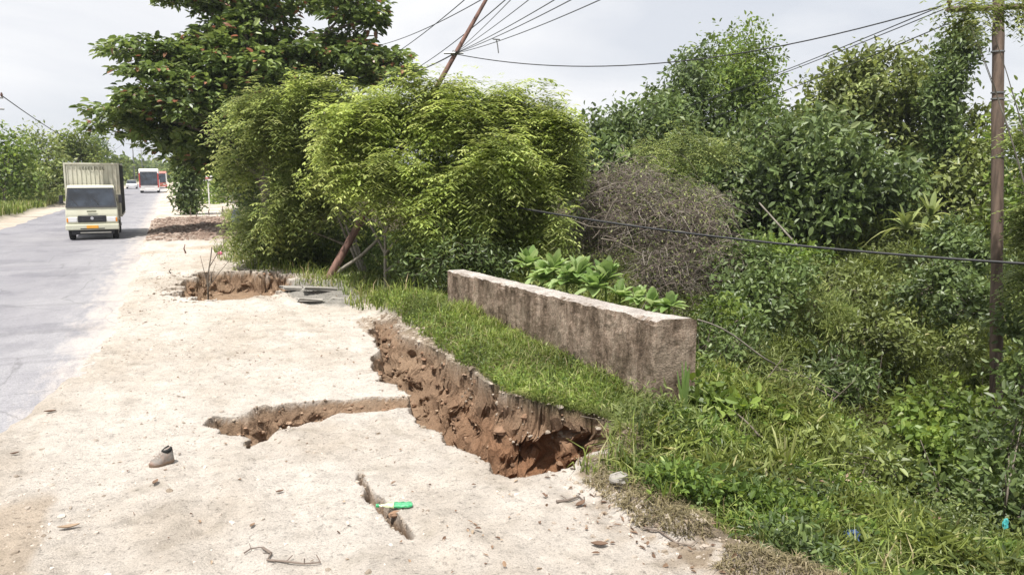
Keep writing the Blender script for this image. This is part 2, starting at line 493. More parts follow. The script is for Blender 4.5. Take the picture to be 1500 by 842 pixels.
BW = mixc(np.tile(BROWN, (len(gx), 1)), c(.30, .21, .14), np.clip(.35 + layer * 1.6, 0, 1))
BW = mixc(BW, RED, np.clip(gm['red'] * sm(.1, .45, -gz) * (.75 + .4 * layer), 0, 1))
shal = sm(-.10, .0, gz + .05 * n2)
BW = mixc(BW, c(.28, .21, .15), shal * .7)
colr = mixc(colr, BW, gm['cut'])
MG = NM()
nx, ny = len(xs), len(ys)
ii, jj = np.meshgrid(np.arange(ny - 1), np.arange(nx - 1), indexing='ij')
q = ii * nx + jj
MG.add(np.stack([vx, vy, gz], 1), np.stack([q, q + 1, q + nx + 1, q + nx], -1).reshape(-1, 4))


def groundmat():
    m, n, l, out = nt('earth')
    p = n.new('ShaderNodeBsdfPrincipled'); p.inputs['Roughness'].default_value = .95; p.inputs['Specular IOR Level'].default_value = .15
    l.new(p.outputs[0], out.inputs[0])
    at = n.new('ShaderNodeAttribute'); at.attribute_name = 'earth'
    ge = n.new('ShaderNodeNewGeometry')
    def noise(sc, det=6, ro=.6):
        no = n.new('ShaderNodeTexNoise'); no.inputs['Scale'].default_value = sc; no.inputs['Detail'].default_value = det; no.inputs['Roughness'].default_value = ro
        l.new(ge.outputs['Position'], no.inputs['Vector']); return no
    a = noise(3, 8, .7); b = noise(22, 6, .75); d = noise(70, 4, .7)
    def mul(src, no, lo, hi, p0, p1):
        r = ramp(n, [(lo,) * 3, (hi,) * 3], [p0, p1]); l.new(no.outputs[0], r.inputs[0])
        mx = n.new('ShaderNodeMixRGB'); mx.blend_type = 'MULTIPLY'; mx.inputs[0].default_value = 1
        l.new(src, mx.inputs[1]); l.new(r.outputs[0], mx.inputs[2]); return mx.outputs[0]
    s_ = mul(at.outputs['Color'], a, .86, 1.1, .35, .65)
    s_ = mul(s_, b, .5, 1.04, .34, .44)
    e = noise(7, 7, .8); s_ = mul(s_, e, .78, 1.03, .36, .48)
    s_ = mul(s_, d, .74, 1.05, .36, .5)
    l.new(s_, p.inputs['Base Color'])
    ad = n.new('ShaderNodeMath'); ad.operation = 'ADD'; mu = n.new('ShaderNodeMath'); mu.operation = 'MULTIPLY'; mu.inputs[1].default_value = .35
    l.new(d.outputs[0], mu.inputs[0]); l.new(b.outputs[0], ad.inputs[0]); l.new(mu.outputs[0], ad.inputs[1])
    bu = n.new('ShaderNodeBump'); bu.inputs['Distance'].default_value = .05; bu.inputs['Strength'].default_value = .9
    l.new(ad.outputs[0], bu.inputs['Height']); l.new(bu.outputs[0], p.inputs['Normal'])
    return m


go = MG.build('ground', groundmat(), smooth=True)
qf = MG.f[0]; go.data.polygons.foreach_set('use_smooth', ~((gm['wallm'][qf] > 0).any(1)))
ca = go.data.attributes.new('earth', 'FLOAT_COLOR', 'POINT')
ca.data.foreach_set('color', np.concatenate([colr, np.ones((len(colr), 1))], 1).astype(np.float32).ravel())
tag(go, kind='structure')


# ------------------------------------------------------------------ road
def roadmat():
    m, n, l, out = nt('asphalt')
    p = n.new('ShaderNodeBsdfPrincipled'); p.inputs['Roughness'].default_value = .8; l.new(p.outputs[0], out.inputs[0])
    ge = n.new('ShaderNodeNewGeometry')
    def noise(sc, vec, det=6):
        mp = n.new('ShaderNodeMapping'); mp.inputs['Scale'].default_value = vec; l.new(ge.outputs['Position'], mp.inputs[0])
        no = n.new('ShaderNodeTexNoise'); no.inputs['Scale'].default_value = sc; no.inputs['Detail'].default_value = det; no.inputs['Roughness'].default_value = .65
        l.new(mp.outputs[0], no.inputs['Vector']); return no
    a = noise(1.0, (1.6, .12, 1)); b = noise(1, (.25, .5, 1)); d = noise(60, (1, 1, 1), 3); e = noise(3, (1.5, .35, 1), 8)
    r = ramp(n, [(.20, .195, .215), (.245, .24, .255)], [.35, .65]); l.new(b.outputs[0], r.inputs[0])
    # pale dust carried by wheels, more of it towards the sandy shoulder
    sx = n.new('ShaderNodeSeparateXYZ'); l.new(ge.outputs['Position'], sx.inputs[0])
    mr = n.new('ShaderNodeMapRange'); mr.inputs['From Min'].default_value = -3.6; mr.inputs['From Max'].default_value = -1.3; l.new(sx.outputs[0], mr.inputs[0])
    r2 = ramp(n, [(.15,) * 3, (.75,) * 3], [.3, .8]); l.new(e.outputs[0], r2.inputs[0])
    ra = ramp(n, [(0,) * 3, (.8,) * 3], [.4, .7]); l.new(a.outputs[0], ra.inputs[0])
    m1 = n.new('ShaderNodeMath'); m1.operation = 'MULTIPLY'; l.new(mr.outputs[0], m1.inputs[0]); l.new(r2.outputs[0], m1.inputs[1])
    m2 = n.new('ShaderNodeMath'); m2.operation = 'MULTIPLY_ADD'; l.new(ra.outputs[0], m2.inputs[0]); m2.inputs[1].default_value = .16; l.new(m1.outputs[0], m2.inputs[2]); m2.use_clamp = True
    mq = n.new('ShaderNodeMapRange'); mq.inputs['From Min'].default_value = -1.75; mq.inputs['From Max'].default_value = -1.1
    aw = n.new('ShaderNodeMath'); aw.operation = 'MULTIPLY_ADD'; l.new(e.outputs[0], aw.inputs[0]); aw.inputs[1].default_value = 1.6; l.new(sx.outputs[0], aw.inputs[2])
    sb = n.new('ShaderNodeMath'); sb.operation = 'SUBTRACT'; l.new(aw.outputs[0], sb.inputs[0]); sb.inputs[1].default_value = .8; l.new(sb.outputs[0], mq.inputs[0])
    mx = n.new('ShaderNodeMixRGB'); l.new(m2.outputs[0], mx.inputs[0]); l.new(r.outputs[0], mx.inputs[1]); mx.inputs[2].default_value = (.38, .37, .375, 1)
    mz = n.new('ShaderNodeMixRGB'); l.new(mq.outputs[0], mz.inputs[0]); l.new(mx.outputs[0], mz.inputs[1]); mz.inputs[2].default_value = (.45, .405, .37, 1); mx = mz
    r3 = ramp(n, [(.7,) * 3, (1.15,) * 3], [.35, .65]); l.new(d.outputs[0], r3.inputs[0])
    mm = n.new('ShaderNodeMixRGB'); mm.blend_type = 'MULTIPLY'; mm.inputs[0].default_value = 1; l.new(mx.outputs[0], mm.inputs[1]); l.new(r3.outputs[0], mm.inputs[2])
    # cross patches and seams
    g = noise(1, (.05, 1.3, 1), 2); r4 = ramp(n, [(.88,) * 3, (1,) * 3], [.36, .42]); l.new(g.outputs[0], r4.inputs[0])
    m3 = n.new('ShaderNodeMixRGB'); m3.blend_type = 'MULTIPLY'; m3.inputs[0].default_value = 1; l.new(mm.outputs[0], m3.inputs[1]); l.new(r4.outputs[0], m3.inputs[2])
    vo = n.new('ShaderNodeTexVoronoi'); vo.feature = 'DISTANCE_TO_EDGE'; vo.inputs['Scale'].default_value = .7
    vm = n.new('ShaderNodeMixRGB'); vm.inputs[0].default_value = .25; l.new(ge.outputs['Position'], vm.inputs[1]); l.new(e.outputs['Color'], vm.inputs[2]); l.new(vm.outputs[0], vo.inputs['Vector'])
    rv_ = ramp(n, [(.62,) * 3, (1,) * 3], [.0, .012]); l.new(vo.outputs[0], rv_.inputs[0])
    h = noise(.5, (1, .6, 1), 5); rh = ramp(n, [(.8, .8, .82), (1.04,) * 3], [.40, .47]); l.new(h.outputs[0], rh.inputs[0])
    m4 = n.new('ShaderNodeMixRGB'); m4.blend_type = 'MULTIPLY'; m4.inputs[0].default_value = .8; l.new(m3.outputs[0], m4.inputs[1]); l.new(rv_.outputs[0], m4.inputs[2])
    m5 = n.new('ShaderNodeMixRGB'); m5.blend_type = 'MULTIPLY'; m5.inputs[0].default_value = .8; l.new(m4.outputs[0], m5.inputs[1]); l.new(rh.outputs[0], m5.inputs[2]); m3 = m5
    l.new(m3.outputs[0], p.inputs['Base Color'])
    bu = n.new('ShaderNodeBump'); bu.inputs['Distance'].default_value = .006; l.new(d.outputs[0], bu.inputs['Height']); l.new(bu.outputs[0], p.inputs['Normal'])
    return m


rx = np.linspace(-7.45, -1.0, 40); ry = np.array(geo(-30, 60, .5, 1.0) + geo(60.5, 3000, .6, 1.04))
RX, RY = np.meshgrid(rx, ry)
ex = np.where(RX < -7.3, .2 * fbm(RX * 0 + 3, RY * .8, o=3), 0)
lim = np.interp(RY, ROADB[:, 0], ROADB[:, 1]) + .38
RX = -7.45 + (RX + 7.45) * (lim + 7.45) / 6.45
RZ = .006 * fbm(RX * .5, RY * .3, o=3) + .01 - .0 * RX
MR = NM(); ii, jj = np.meshgrid(np.arange(len(ry) - 1), np.arange(len(rx) - 1), indexing='ij'); q = ii * len(rx) + jj
MR.add(np.stack([(RX + ex).ravel(), RY.ravel(), RZ.ravel()], 1), np.stack([q, q + 1, q + len(rx) + 1, q + len(rx)], -1).reshape(-1, 4))
tag(MR.build('road', roadmat(), smooth=True), kind='structure')


def hz(x, y):
    return terrain(np.atleast_1d(x), np.atleast_1d(y))


# ------------------------------------------------------------------ foliage materials
L_KET = leafmat('terminalia_leaf', [(.045, .07, .025), (.10, .15, .042), (.20, .265, .075), (.31, .36, .15), (.36, .18, .11)], [0, .3, .65, .93, .975], transl=.3, rough=.38, spec=.5)
L_ACA = leafmat('feathery_leaf', [(.09, .125, .04), (.22, .28, .075), (.39, .46, .15), (.56, .58, .28)], transl=.4, rough=.55, clump=.38, cscale=1.5)
L_ACD = leafmat('feathery_leaf_green', [(.06, .088, .03), (.155, .20, .06), (.29, .34, .12), (.44, .46, .22)], transl=.38, rough=.55, clump=.4, cscale=1.3)
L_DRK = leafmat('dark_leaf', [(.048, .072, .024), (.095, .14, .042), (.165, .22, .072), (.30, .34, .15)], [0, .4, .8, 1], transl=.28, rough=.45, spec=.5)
L_OLV = leafmat('olive_leaf', [(.07, .09, .026), (.14, .175, .045), (.24, .28, .085), (.38, .34, .16)], [0, .4, .8, 1], transl=.25, rough=.45, spec=.5)
L_LGT = leafmat('light_leaf', [(.06, .10, .022), (.11, .17, .035), (.19, .26, .055), (.30, .36, .10)], transl=.35, rough=.45)
L_GRS = leafmat('grass_blade', [(.05, .075, .02), (.13, .18, .035), (.25, .30, .075), (.42, .42, .20), (.36, .29, .17)], [0, .3, .65, .88, 1], transl=.35, rough=.55, clump=.2)
L_GR2 = leafmat('weed_blade', [(.08, .11, .028), (.17, .21, .05), (.29, .33, .10), (.45, .42, .21)], [0, .4, .85, 1], transl=.3, rough=.55, clump=.35)
L_BRD = leafmat('broad_leaf', [(.12, .20, .055), (.21, .32, .10), (.33, .44, .17), (.45, .54, .28)], transl=.4, rough=.35, clump=.1, spec=.5)
L_FAR = leafmat('far_leaf', [(.06, .09, .025), (.11, .16, .035), (.18, .22, .05), (.24, .26, .07)], transl=.3, rough=.7, clump=.35, cscale=.3)
L_DRY = leafmat('dry_twig', [(.07, .055, .045), (.13, .10, .085), (.20, .165, .135), (.30, .27, .23)], transl=.0, rough=.9, clump=.15)
L_LIT = leafmat('dead_leaf', [(.10, .06, .04), (.19, .12, .08), (.30, .21, .14), (.42, .34, .25)], transl=.1, rough=.8, clump=.1)
BARK = barkmat('bark', (.07, .055, .04), (.19, .16, .125))
BARKG = barkmat('grey_bark', (.12, .105, .085), (.30, .27, .22))


# ------------------------------------------------------------------ trees
def clump(px, py, d, rx, ry, rdep=None, dens=1.0):
    """ellipsoid given where it stands in depth and how wide it is there"""
    m = d / F
    return dict(c=W(px, py, d=d), r=np.array([rx * m, (rdep if rdep else rx * m * .8), ry * m]), w=dens)


def subcenters(cl, n, flat=False, lobes=.45):
    u = rdir(n); r = rng.uniform(.15, 1, n) ** .45
    lob = 1 + lobes * fbm(u[:, 0] * 2 + cl['c'][0], u[:, 1] * 2 + cl['c'][1], u[:, 2] * 2 + cl['c'][2], o=2) * 1.8
    loc = u * (r * lob)[:, None] * cl['r'][None]
    ca, sa = math.cos(-YAW), math.sin(-YAW)
    X = loc[:, 0] * ca - loc[:, 1] * sa; Y = loc[:, 0] * sa + loc[:, 1] * ca
    P = cl['c'] + np.stack([X, Y, loc[:, 2]], 1)
    return P, norm(np.stack([X, Y, loc[:, 2] * 1.0], 1))


def tree(name, label, cat, group, base, clumps, mat, style='leaf', per=1.0, ll=.12, lw=.05, bark=None, trunk_r=.15, crown_r=.35, trunk=True, tmin=0, tmax=1,
         trunk_top=None, stems=1, twigs=True, lean=(0, 0), per_sub=22, zmin=None, limb=1.0):
    bark = bark or BARK
    bx, by = base[0], base[1]
    bz = float(hz(bx, by)[0]); B = np.array([bx, by, bz - .15])
    root = empty(name, (bx, by, bz), label, cat, group)
    at = np.array([bx, by, bz])
    if style == 'frond' and crown_r > .2:
        new = []
        for q_ in clumps:
            for _ in range(7):
                o_ = rdir(1)[0] * rng.uniform(.3, 1.2)
                new.append(dict(c=q_['c'] + np.array([o_[0] * q_['r'][0], o_[1] * q_['r'][1], o_[2] * q_['r'][2] * .95]), r=q_['r'] * rng.uniform(.28, .52), w=q_['w'] * rng.uniform(.7, 1.2)))
        full, clumps = clumps, new
    else: full = clumps
    MT = NM(); ML = NM()
    cs = np.array([c_['c'] for c_ in clumps]); cen = cs.mean(0)
    if trunk:
        for sidx in range(stems):
            off = np.array([rng.uniform(-.3, .3), rng.uniform(-.3, .3), 0]) * (stems > 1)
            zt = trunk_top if trunk_top else (bz + (cs[:, 2].max() - bz) * .85)
            top = np.array([cen[0] + lean[0], cen[1] + lean[1], zt]) + off * 3
            t = np.linspace(0, 1, 12)[:, None]
            P = (B + off) * (1 - t) + top * t
            P[:, :2] += (.12 * (zt - bz) * .25) * np.stack([np.sin(t[:, 0] * 3 + sidx * 2) * t[:, 0], np.cos(t[:, 0] * 4 + sidx) * t[:, 0]], 1)
            rr = trunk_r * (1.25 - .25 * np.minimum(1, t[:, 0] * 8)) * (1 - .78 * t[:, 0]) / (1 + .35 * (stems - 1))
            tube(MT, P, rr, 10)
            if sidx == 0: TP = P
        for c_ in full:
            e = c_['c']; zstart = bz + (e[2] - bz) * rng.uniform(.4, .7)
            i0 = int(np.argmin(np.abs(TP[:, 2] - zstart))); a = TP[i0]
            t = np.linspace(0, 1, 7)[:, None]
            m = (a + e) / 2 + np.array([0, 0, .12 * np.linalg.norm(e - a)])
            Q = a * (1 - t) ** 2 + 2 * m * t * (1 - t) + e * t * t
            tube(MT, Q, limb * trunk_r * .45 * (1 - .8 * t[:, 0]), 6)
    for c_ in clumps:
        vol = c_['r'][0] * c_['r'][2]
        n = max(5, int(per * c_['w'] * 10 * vol / (crown_r ** 2)))
        P, out_ = subcenters(c_, n, lobes=.6 if style == 'frond' else (.3 if style == 'tier' else .5))
        if zmin is not None:
            k_ = P[:, 2] > zmin; P = P[k_]; out_ = out_[k_]
        gzz = hz(P[:, 0], P[:, 1]) + .12
        P[:, 2] = np.maximum(P[:, 2], gzz)
        n = len(P)
        if n == 0: continue
        if twigs:
            k_ = rng.random(n) < (.2 if style == 'frond' else .45)
            e = P[k_]; a = c_['c'] + (e - c_['c']) * .25; t = np.linspace(0, 1, 4)[None, :, None]
            mm = (a + e) / 2 + rng.normal(size=a.shape) * .08
            Q = a[:, None] * (1 - t) ** 2 + 2 * mm[:, None] * t * (1 - t) + e[:, None] * t * t
            batch_tubes(MT, Q, np.tile(np.array([[.018, .013, .009, .004]]) * max(.6, trunk_r * 5), (len(e), 1)))
        per_l = per_sub
        st = rng.uniform(0, .25, n)
        idx = np.repeat(np.arange(n), per_l)
        N = len(idx)
        tint = np.clip(st[idx] + rng.beta(2, 2, N) * .75, 0, 1) * (tmax - tmin) + tmin
        if style == 'tier':      # whorls of big leaves on flat sprays
            ang = rng.uniform(0, 2 * math.pi, N); rad = crown_r * np.sqrt(rng.random(N))
            p = P[idx] + np.stack([np.cos(ang) * rad, np.sin(ang) * rad, rng.normal(size=N) * crown_r * .16 - .12 * rad], 1)
            d = np.stack([np.cos(ang), np.sin(ang), rng.uniform(-.5, .35, N)], 1) + out_[idx] * .4 + rng.normal(size=(N, 3)) * .35
            nn = norm(np.array([[0, 0, 1.]]) + rng.normal(size=(N, 3)) * .35)
            redm = rng.random(N) < .035
            tint = np.where(redm, 1.0, tint * .9)
            s_ = rng.uniform(.7, 1.25, N)
            leaves(ML, p - at, d, nn, ll * s_, lw * s_, tint, droop=.2)
        elif style == 'frond':
            p = P[idx] + rng.normal(size=(N, 3)) * crown_r * .45
            d = out_[idx] * .7 + rdir(N) * .8 + np.array([[0, 0, .15]])
            s_ = rng.uniform(.6, 1.3, N)
            fronds(ML, p - at, d, ll * s_, tint, K=4, lw=lw, ll=.33)
        else:
            p = P[idx] + rng.normal(size=(N, 3)) * crown_r * .5
            d = out_[idx] * .6 + rdir(N) * .9 + np.array([[0, 0, -.15]])
            nn = norm(out_[idx] * .6 + np.array([[0, 0, .7]]) + rng.normal(size=(N, 3)) * .5)
            s_ = rng.uniform(.6, 1.35, N)
            if style == 'far': rhomb(ML, p - at, d, nn, ll * s_, lw * s_, tint)
            else: leaves(ML, p - at, d, nn, ll * s_, lw * s_, tint)
    if MT.n:
        for i in range(len(MT.v)): MT.v[i] = MT.v[i] - at
        MT.build('trunk', bark, root, smooth=True)
    ML.build('crown', mat, root)
    return root


C_ = clump
# big tiered tree overhanging the road
tree('almond_tree', 'large spreading roadside tree with flat tiers of dark glossy leaves, some red, overhanging the road', 'tree', None, (3.9, 35.2),
     [C_(400, -8, 35, 160, 24, 2.2), C_(300, 2, 35, 72, 12, 1.5, 1), C_(520, 8, 34, 48, 22, 1.4), C_(545, 25, 34, 22, 14, .7), C_(375, 35, 35, 50, 28, 2),
      C_(330, 52, 35, 62, 24, 1.8),
      C_(215, 72, 33, 58, 14, 1.4), C_(300, 86, 34, 95, 30, 2.2), C_(395, 95, 34, 100, 45, 2.6), C_(490, 82, 35, 90, 38, 2.4), C_(560, 98, 34, 45, 26, 1.6),
      C_(590, 112, 33, 16, 14, .6),
      C_(250, 112, 33, 68, 20, 1.8), C_(175, 160, 32, 54, 11, 1.4), C_(215, 148, 32, 45, 16, 1.4), C_(285, 150, 33, 92, 36, 2.4), C_(380, 170, 35, 100, 55, 3),
      C_(195, 182, 33, 55, 14, 1.5), C_(260, 195, 34, 58, 26, 2), C_(345, 212, 35, 66, 34, 2.6), C_(285, 228, 36, 38, 18, 1.4), C_(420, 240, 36, 90, 50, 3)],
     L_KET, 'tier', per=1.15, ll=.33, lw=.19, trunk_r=.33, crown_r=.55, per_sub=26)
# feathery bright shrubs by the slumped block
G = 'feathery yellow-green small trees behind the shoulder'
tree('feathery_tree', 'feathery small tree left of the leaning pole with bright top and shaded lower branches', 'tree', G, (4.6, 20.4),
     [C_(430, 160, 21, 62, 36), C_(395, 215, 21.5, 52, 48), C_(470, 215, 21.2, 60, 50), C_(430, 285, 21, 50, 52), C_(490, 290, 23, 45, 48), C_(372, 170, 22, 34, 28), C_(515, 165, 20.8, 46, 34), C_(480, 150, 21, 40, 22),
      C_(455, 350, 23.5, 55, 40, 1), C_(390, 330, 22.5, 40, 40, 1)],
     L_ACD, 'frond', per=1.25, ll=.44, lw=.27, trunk_r=.07, crown_r=.34, stems=3, per_sub=14, bark=BARKG)
tree('feathery_tree', 'tallest bright yellow-green feathery tree in the middle behind the shoulder, above the parapet end', 'tree', G, (4.55, 17.3),
     [C_(610, 170, 17.5, 72, 38), C_(550, 200, 17.5, 60, 44), C_(680, 190, 17.5, 62, 46), C_(600, 240, 17, 78, 50), C_(670, 265, 17, 80, 60), C_(550, 262, 17.5, 36, 30), C_(620, 322, 17, 46, 42, 1, .7), C_(675, 340, 17, 54, 42, 1, .8),
      C_(560, 150, 18, 34, 20, .6, .8), C_(640, 146, 18, 50, 20, .7, .8), C_(705, 160, 18, 34, 22, .6, .8), C_(510, 195, 19, 44, 40, .7, .9), C_(488, 255, 20, 34, 34, .7, .8), C_(455, 150, 20.5, 40, 24, .6, .8), C_(725, 240, 17, 50, 45, .8, .8)],
     L_ACA, 'frond', per=1.25, ll=.44, lw=.27, trunk_r=.07, crown_r=.32, stems=3, per_sub=14, bark=BARKG)
tree('feathery_tree', 'rightmost feathery tree, its drooping sprays hanging over the dry vine tangle', 'tree', G, (6.6, 17.0),
     [C_(755, 185, 18, 48, 36), C_(795, 225, 18, 36, 40), C_(745, 250, 17.5, 54, 52), C_(785, 290, 18, 38, 38), C_(735, 320, 17.5, 60, 48), C_(700, 365, 17.3, 50, 34), C_(790, 155, 18.5, 34, 20, .6, .9),
      C_(745, 150, 18.5, 34, 18, .6, .9), C_(822, 195, 18.5, 20, 26, .6, .7), C_(790, 335, 17.8, 40, 36, .8), C_(825, 245, 18.2, 18, 28, .6, .7)],
     L_ACA, 'frond', per=1.25, ll=.44, lw=.27, trunk_r=.06, crown_r=.32, stems=3, per_sub=14, bark=BARKG)
# low shrubs under them
G2 = 'low shrubs at the foot of the feathery trees'
for (lab, b, cl) in (
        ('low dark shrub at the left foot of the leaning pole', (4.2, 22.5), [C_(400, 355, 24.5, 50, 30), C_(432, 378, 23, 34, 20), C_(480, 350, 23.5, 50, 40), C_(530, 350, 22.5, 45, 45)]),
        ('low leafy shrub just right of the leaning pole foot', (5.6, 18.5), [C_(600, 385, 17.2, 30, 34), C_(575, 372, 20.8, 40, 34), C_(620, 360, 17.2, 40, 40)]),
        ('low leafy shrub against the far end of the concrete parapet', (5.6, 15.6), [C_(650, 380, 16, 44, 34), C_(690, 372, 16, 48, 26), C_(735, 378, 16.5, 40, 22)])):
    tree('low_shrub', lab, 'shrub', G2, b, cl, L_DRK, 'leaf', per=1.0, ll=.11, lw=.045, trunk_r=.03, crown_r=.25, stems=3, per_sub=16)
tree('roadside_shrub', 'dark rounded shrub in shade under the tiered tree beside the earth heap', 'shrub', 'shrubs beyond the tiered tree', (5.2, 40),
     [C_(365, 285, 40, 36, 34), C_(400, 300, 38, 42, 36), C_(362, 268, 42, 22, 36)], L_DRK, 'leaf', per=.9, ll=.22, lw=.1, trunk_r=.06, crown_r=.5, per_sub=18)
tree('roadside_shrub', 'dark tall shrub left of the small white sign', 'shrub', 'shrubs beyond the tiered tree', tuple(W(276, 300, d=50)[:2]),
     [C_(275, 262, 50, 16, 36), C_(278, 232, 50, 20, 24), C_(272, 292, 50, 13, 14), C_(276, 304, 50, 12, 8)], L_DRK, 'leaf', per=1.4, ll=.26, lw=.13, trunk_r=.12, crown_r=.45, per_sub=22)
tree('roadside_shrub', 'mid green shrub behind the small white sign', 'shrub', 'shrubs beyond the tiered tree', (6.6, 68),
     [C_(325, 275, 70, 26, 24), C_(335, 255, 72, 34, 30), C_(310, 290, 68, 20, 14), C_(300, 260, 74, 24, 24)], L_LGT, 'far', per=.8, ll=.35, lw=.2, trunk_r=.1, crown_r=.7, per_sub=20)
# dry vine tangle
def tangle():
    b = W(955, 400, d=18.5); bz = float(hz(b[0], b[1])[0])
    root = empty('vine_tangle', (b[0], b[1], bz), 'grey-brown tangle of dry leafless vines and twigs behind the concrete parapet', 'dry vines')
    at = np.array([b[0], b[1], bz]); M = NM(); M2 = NM()
    for cl, n in ((C_(900, 290, 19.5, 60, 42), 1500), (C_(955, 320, 18.5, 85, 60), 2600), (C_(1010, 345, 18, 48, 60), 1300), (C_(985, 400, 17.5, 55, 46), 1300), (C_(880, 345, 19, 60, 45), 1200), (C_(1062, 395, 17, 34, 44), 420), (C_(1040, 300, 19, 36, 26), 260), (C_(860, 275, 19.5, 36, 26), 260), (C_(930, 262, 20, 50, 14), 300)):
        P, o = subcenters(cl, n, lobes=.8)
        K = 5; d = rdir(n); d[:, 2] = np.abs(d[:, 2]) * .8; Lg = rng.uniform(.25, .9, n)
        t = np.linspace(0, 1, K)[None, :, None]
        side = norm(np.cross(d, rdir(n)))
        Q = P[:, None] + d[:, None] * t * Lg[:, None, None] + side[:, None] * np.sin(t * 3) * .18 * Lg[:, None, None] - np.array([0, 0, 1.]) * t * t * .55 * Lg[:, None, None]
        rr = rng.uniform(.003, .008, n)[:, None] * np.linspace(1, .5, K)[None]
        batch_tubes(M, Q - at, rr, rng.random(n))
        m = n
        leaves(M2, P[:m] - at + rng.normal(size=(m, 3)) * .1, rdir(m), rdir(m, 1), rng.uniform(.05, .1, m), rng.uniform(.02, .04, m), rng.random(m))
    M.build('twigs', L_DRY, root); M2.build('leaves', L_ACD, root)
    # broken stems showing in the tangle
    MB = NM()
    for a, b2 in (((905, 290, 17.6), (868, 352, 17.6)), ((880, 350, 17.5), (985, 385, 17.2)), ((800, 318, 17.8), (905, 335, 17.5)), ((975, 280, 18), (1045, 330, 17.8))):
        A = W(*a[:2], d=a[2]); B = W(*b2[:2], d=b2[2]); t = np.linspace(0, 1, 6)[:, None]
        Q = A * (1 - t) + B * t; Q[:, 2] += .06 * np.sin(t[:, 0] * 7)
        tube(MB, Q - at, .022 * (1.2 - .6 * t[:, 0]), 6)
    MB.build('stems', BARK, root)


tangle()
# trees on the far bank
G3 = 'trees on the far bank of the ravine'
def T3(lab, b, cl, mat, **k):
    kw = dict(per=1.5, ll=.25, lw=.13, trunk_r=.16, crown_r=.55, per_sub=24); kw.update(k)
    bb = W(b[0], 300, d=b[1])
    tree('bank_tree', lab, 'tree', G3, (bb[0], bb[1]), cl, mat, **kw)


T3('tallest light green tree on the far bank, domed against the sky', (1085, 37), [C_(1092, 90, 37, 40, 44, 2), C_(1070, 130, 37, 42, 50, 2), C_(1110, 150, 37, 34, 55, 2), C_(1085, 215, 37, 50, 50, 2.2)], L_LGT, per=1.8, ll=.2, lw=.1)
T3('dark narrow-topped tree tight against the left of the tallest light green one', (1010, 36), [C_(1008, 112, 36, 28, 34, 1.4), C_(990, 160, 36, 40, 34, 2), C_(1020, 190, 36, 45, 45, 2)], L_DRK)
T3('dark green tree at the left end of the far bank, sloping down to the left', (930, 33), [C_(945, 185, 33, 52, 36, 2), C_(895, 190, 33, 36, 28, 1.6), C_(915, 230, 32, 55, 40, 2), C_(975, 230, 33, 50, 45, 2), C_(965, 155, 33, 24, 18, 1)], L_DRK)
T3('dark tree glimpsed between the feathery trees and the far bank', (850, 36), [C_(850, 222, 36, 46, 30, 2), C_(800, 215, 38, 40, 30, 2), C_(840, 260, 36, 60, 34, 2), C_(880, 280, 34, 50, 34, 2)], L_DRK)
T3('broad olive-topped tree left of the vine-cloaked slender tree', (1285, 33), [C_(1275, 108, 33, 52, 36, 2), C_(1165, 205, 33, 40, 36, 1.6), C_(1240, 150, 33, 48, 44, 2), C_(1320, 140, 33, 55, 46, 2), C_(1205, 165, 33, 36, 38, 1.6), C_(1350, 200, 33, 42, 46, 2), C_(1275, 200, 33, 50, 40, 1.6, .6), C_(1330, 255, 32, 60, 40, 1.6, .6)], L_OLV, per=1.6)
T3('dark glossy tree below the olive-topped one, with large leaves', (1230, 29), [C_(1190, 215, 29, 62, 50, 2), C_(1150, 265, 29, 62, 52, 2), C_(1225, 270, 28, 62, 50, 2), C_(1290, 265, 29, 50, 42, 2), C_(1200, 310, 28, 75, 34, 1.6)], L_DRK, ll=.3, lw=.15)
T3('dark tree in the middle of the far bank below the tallest tree', (1060, 31), [C_(1060, 250, 31, 60, 45, 2), C_(1020, 260, 31, 48, 40, 2), C_(1100, 300, 30, 62, 38, 1.6), C_(1045, 310, 30, 50, 35, 1.6), C_(1130, 205, 32, 44, 40, 2)], L_DRK)
T3('olive and green tree just left of the right-hand utility pole', (1420, 30), [C_(1420, 200, 31, 36, 44, 2), C_(1425, 255, 30, 45, 48, 2), C_(1380, 270, 30, 45, 45, 2), C_(1415, 315, 29, 50, 32, 1.6)], L_OLV)
T3('light green tree seen just right of the right-hand utility pole', (1510, 26), [C_(1495, 200, 26, 24, 44, 1.2), C_(1505, 260, 26, 34, 50, 1.5), C_(1500, 330, 25, 34, 40, 1.4)], L_LGT, ll=.22, lw=.1)
T3('slender tree cloaked in dark climbing vine, its pale green tuft under the pole crossarm', (1392, 30), [C_(1408, 60, 30, 27, 26, .8, 1.3), C_(1400, 92, 30, 26, 20, .8, 1.3), C_(1386, 128, 30, 26, 26, .8, 1.5), C_(1380, 165, 30, 20, 26, .6, 1.8), C_(1383, 210, 30, 16, 35, .5, 1.5)], L_DRK, per=1.1, crown_r=.4, ll=.22, lw=.1, tmin=.1)
tree('yellow_green_shrub', 'pale yellow-green feathery shrub in front of the dark far bank trees', 'shrub', None, tuple(W(985, 300, d=26)[:2]),
     [C_(965, 222, 26, 40, 18, 1, .9), C_(1005, 210, 26, 34, 20, 1, .9), C_(985, 240, 26, 50, 18, 1, .9), C_(1040, 225, 26, 22, 14, .7, .7), C_(1000, 275, 25, 40, 20, 1, .6)], L_ACD, 'frond', per=.9, ll=.4, lw=.22, trunk_r=.06, crown_r=.4, stems=2, per_sub=10, bark=BARKG)
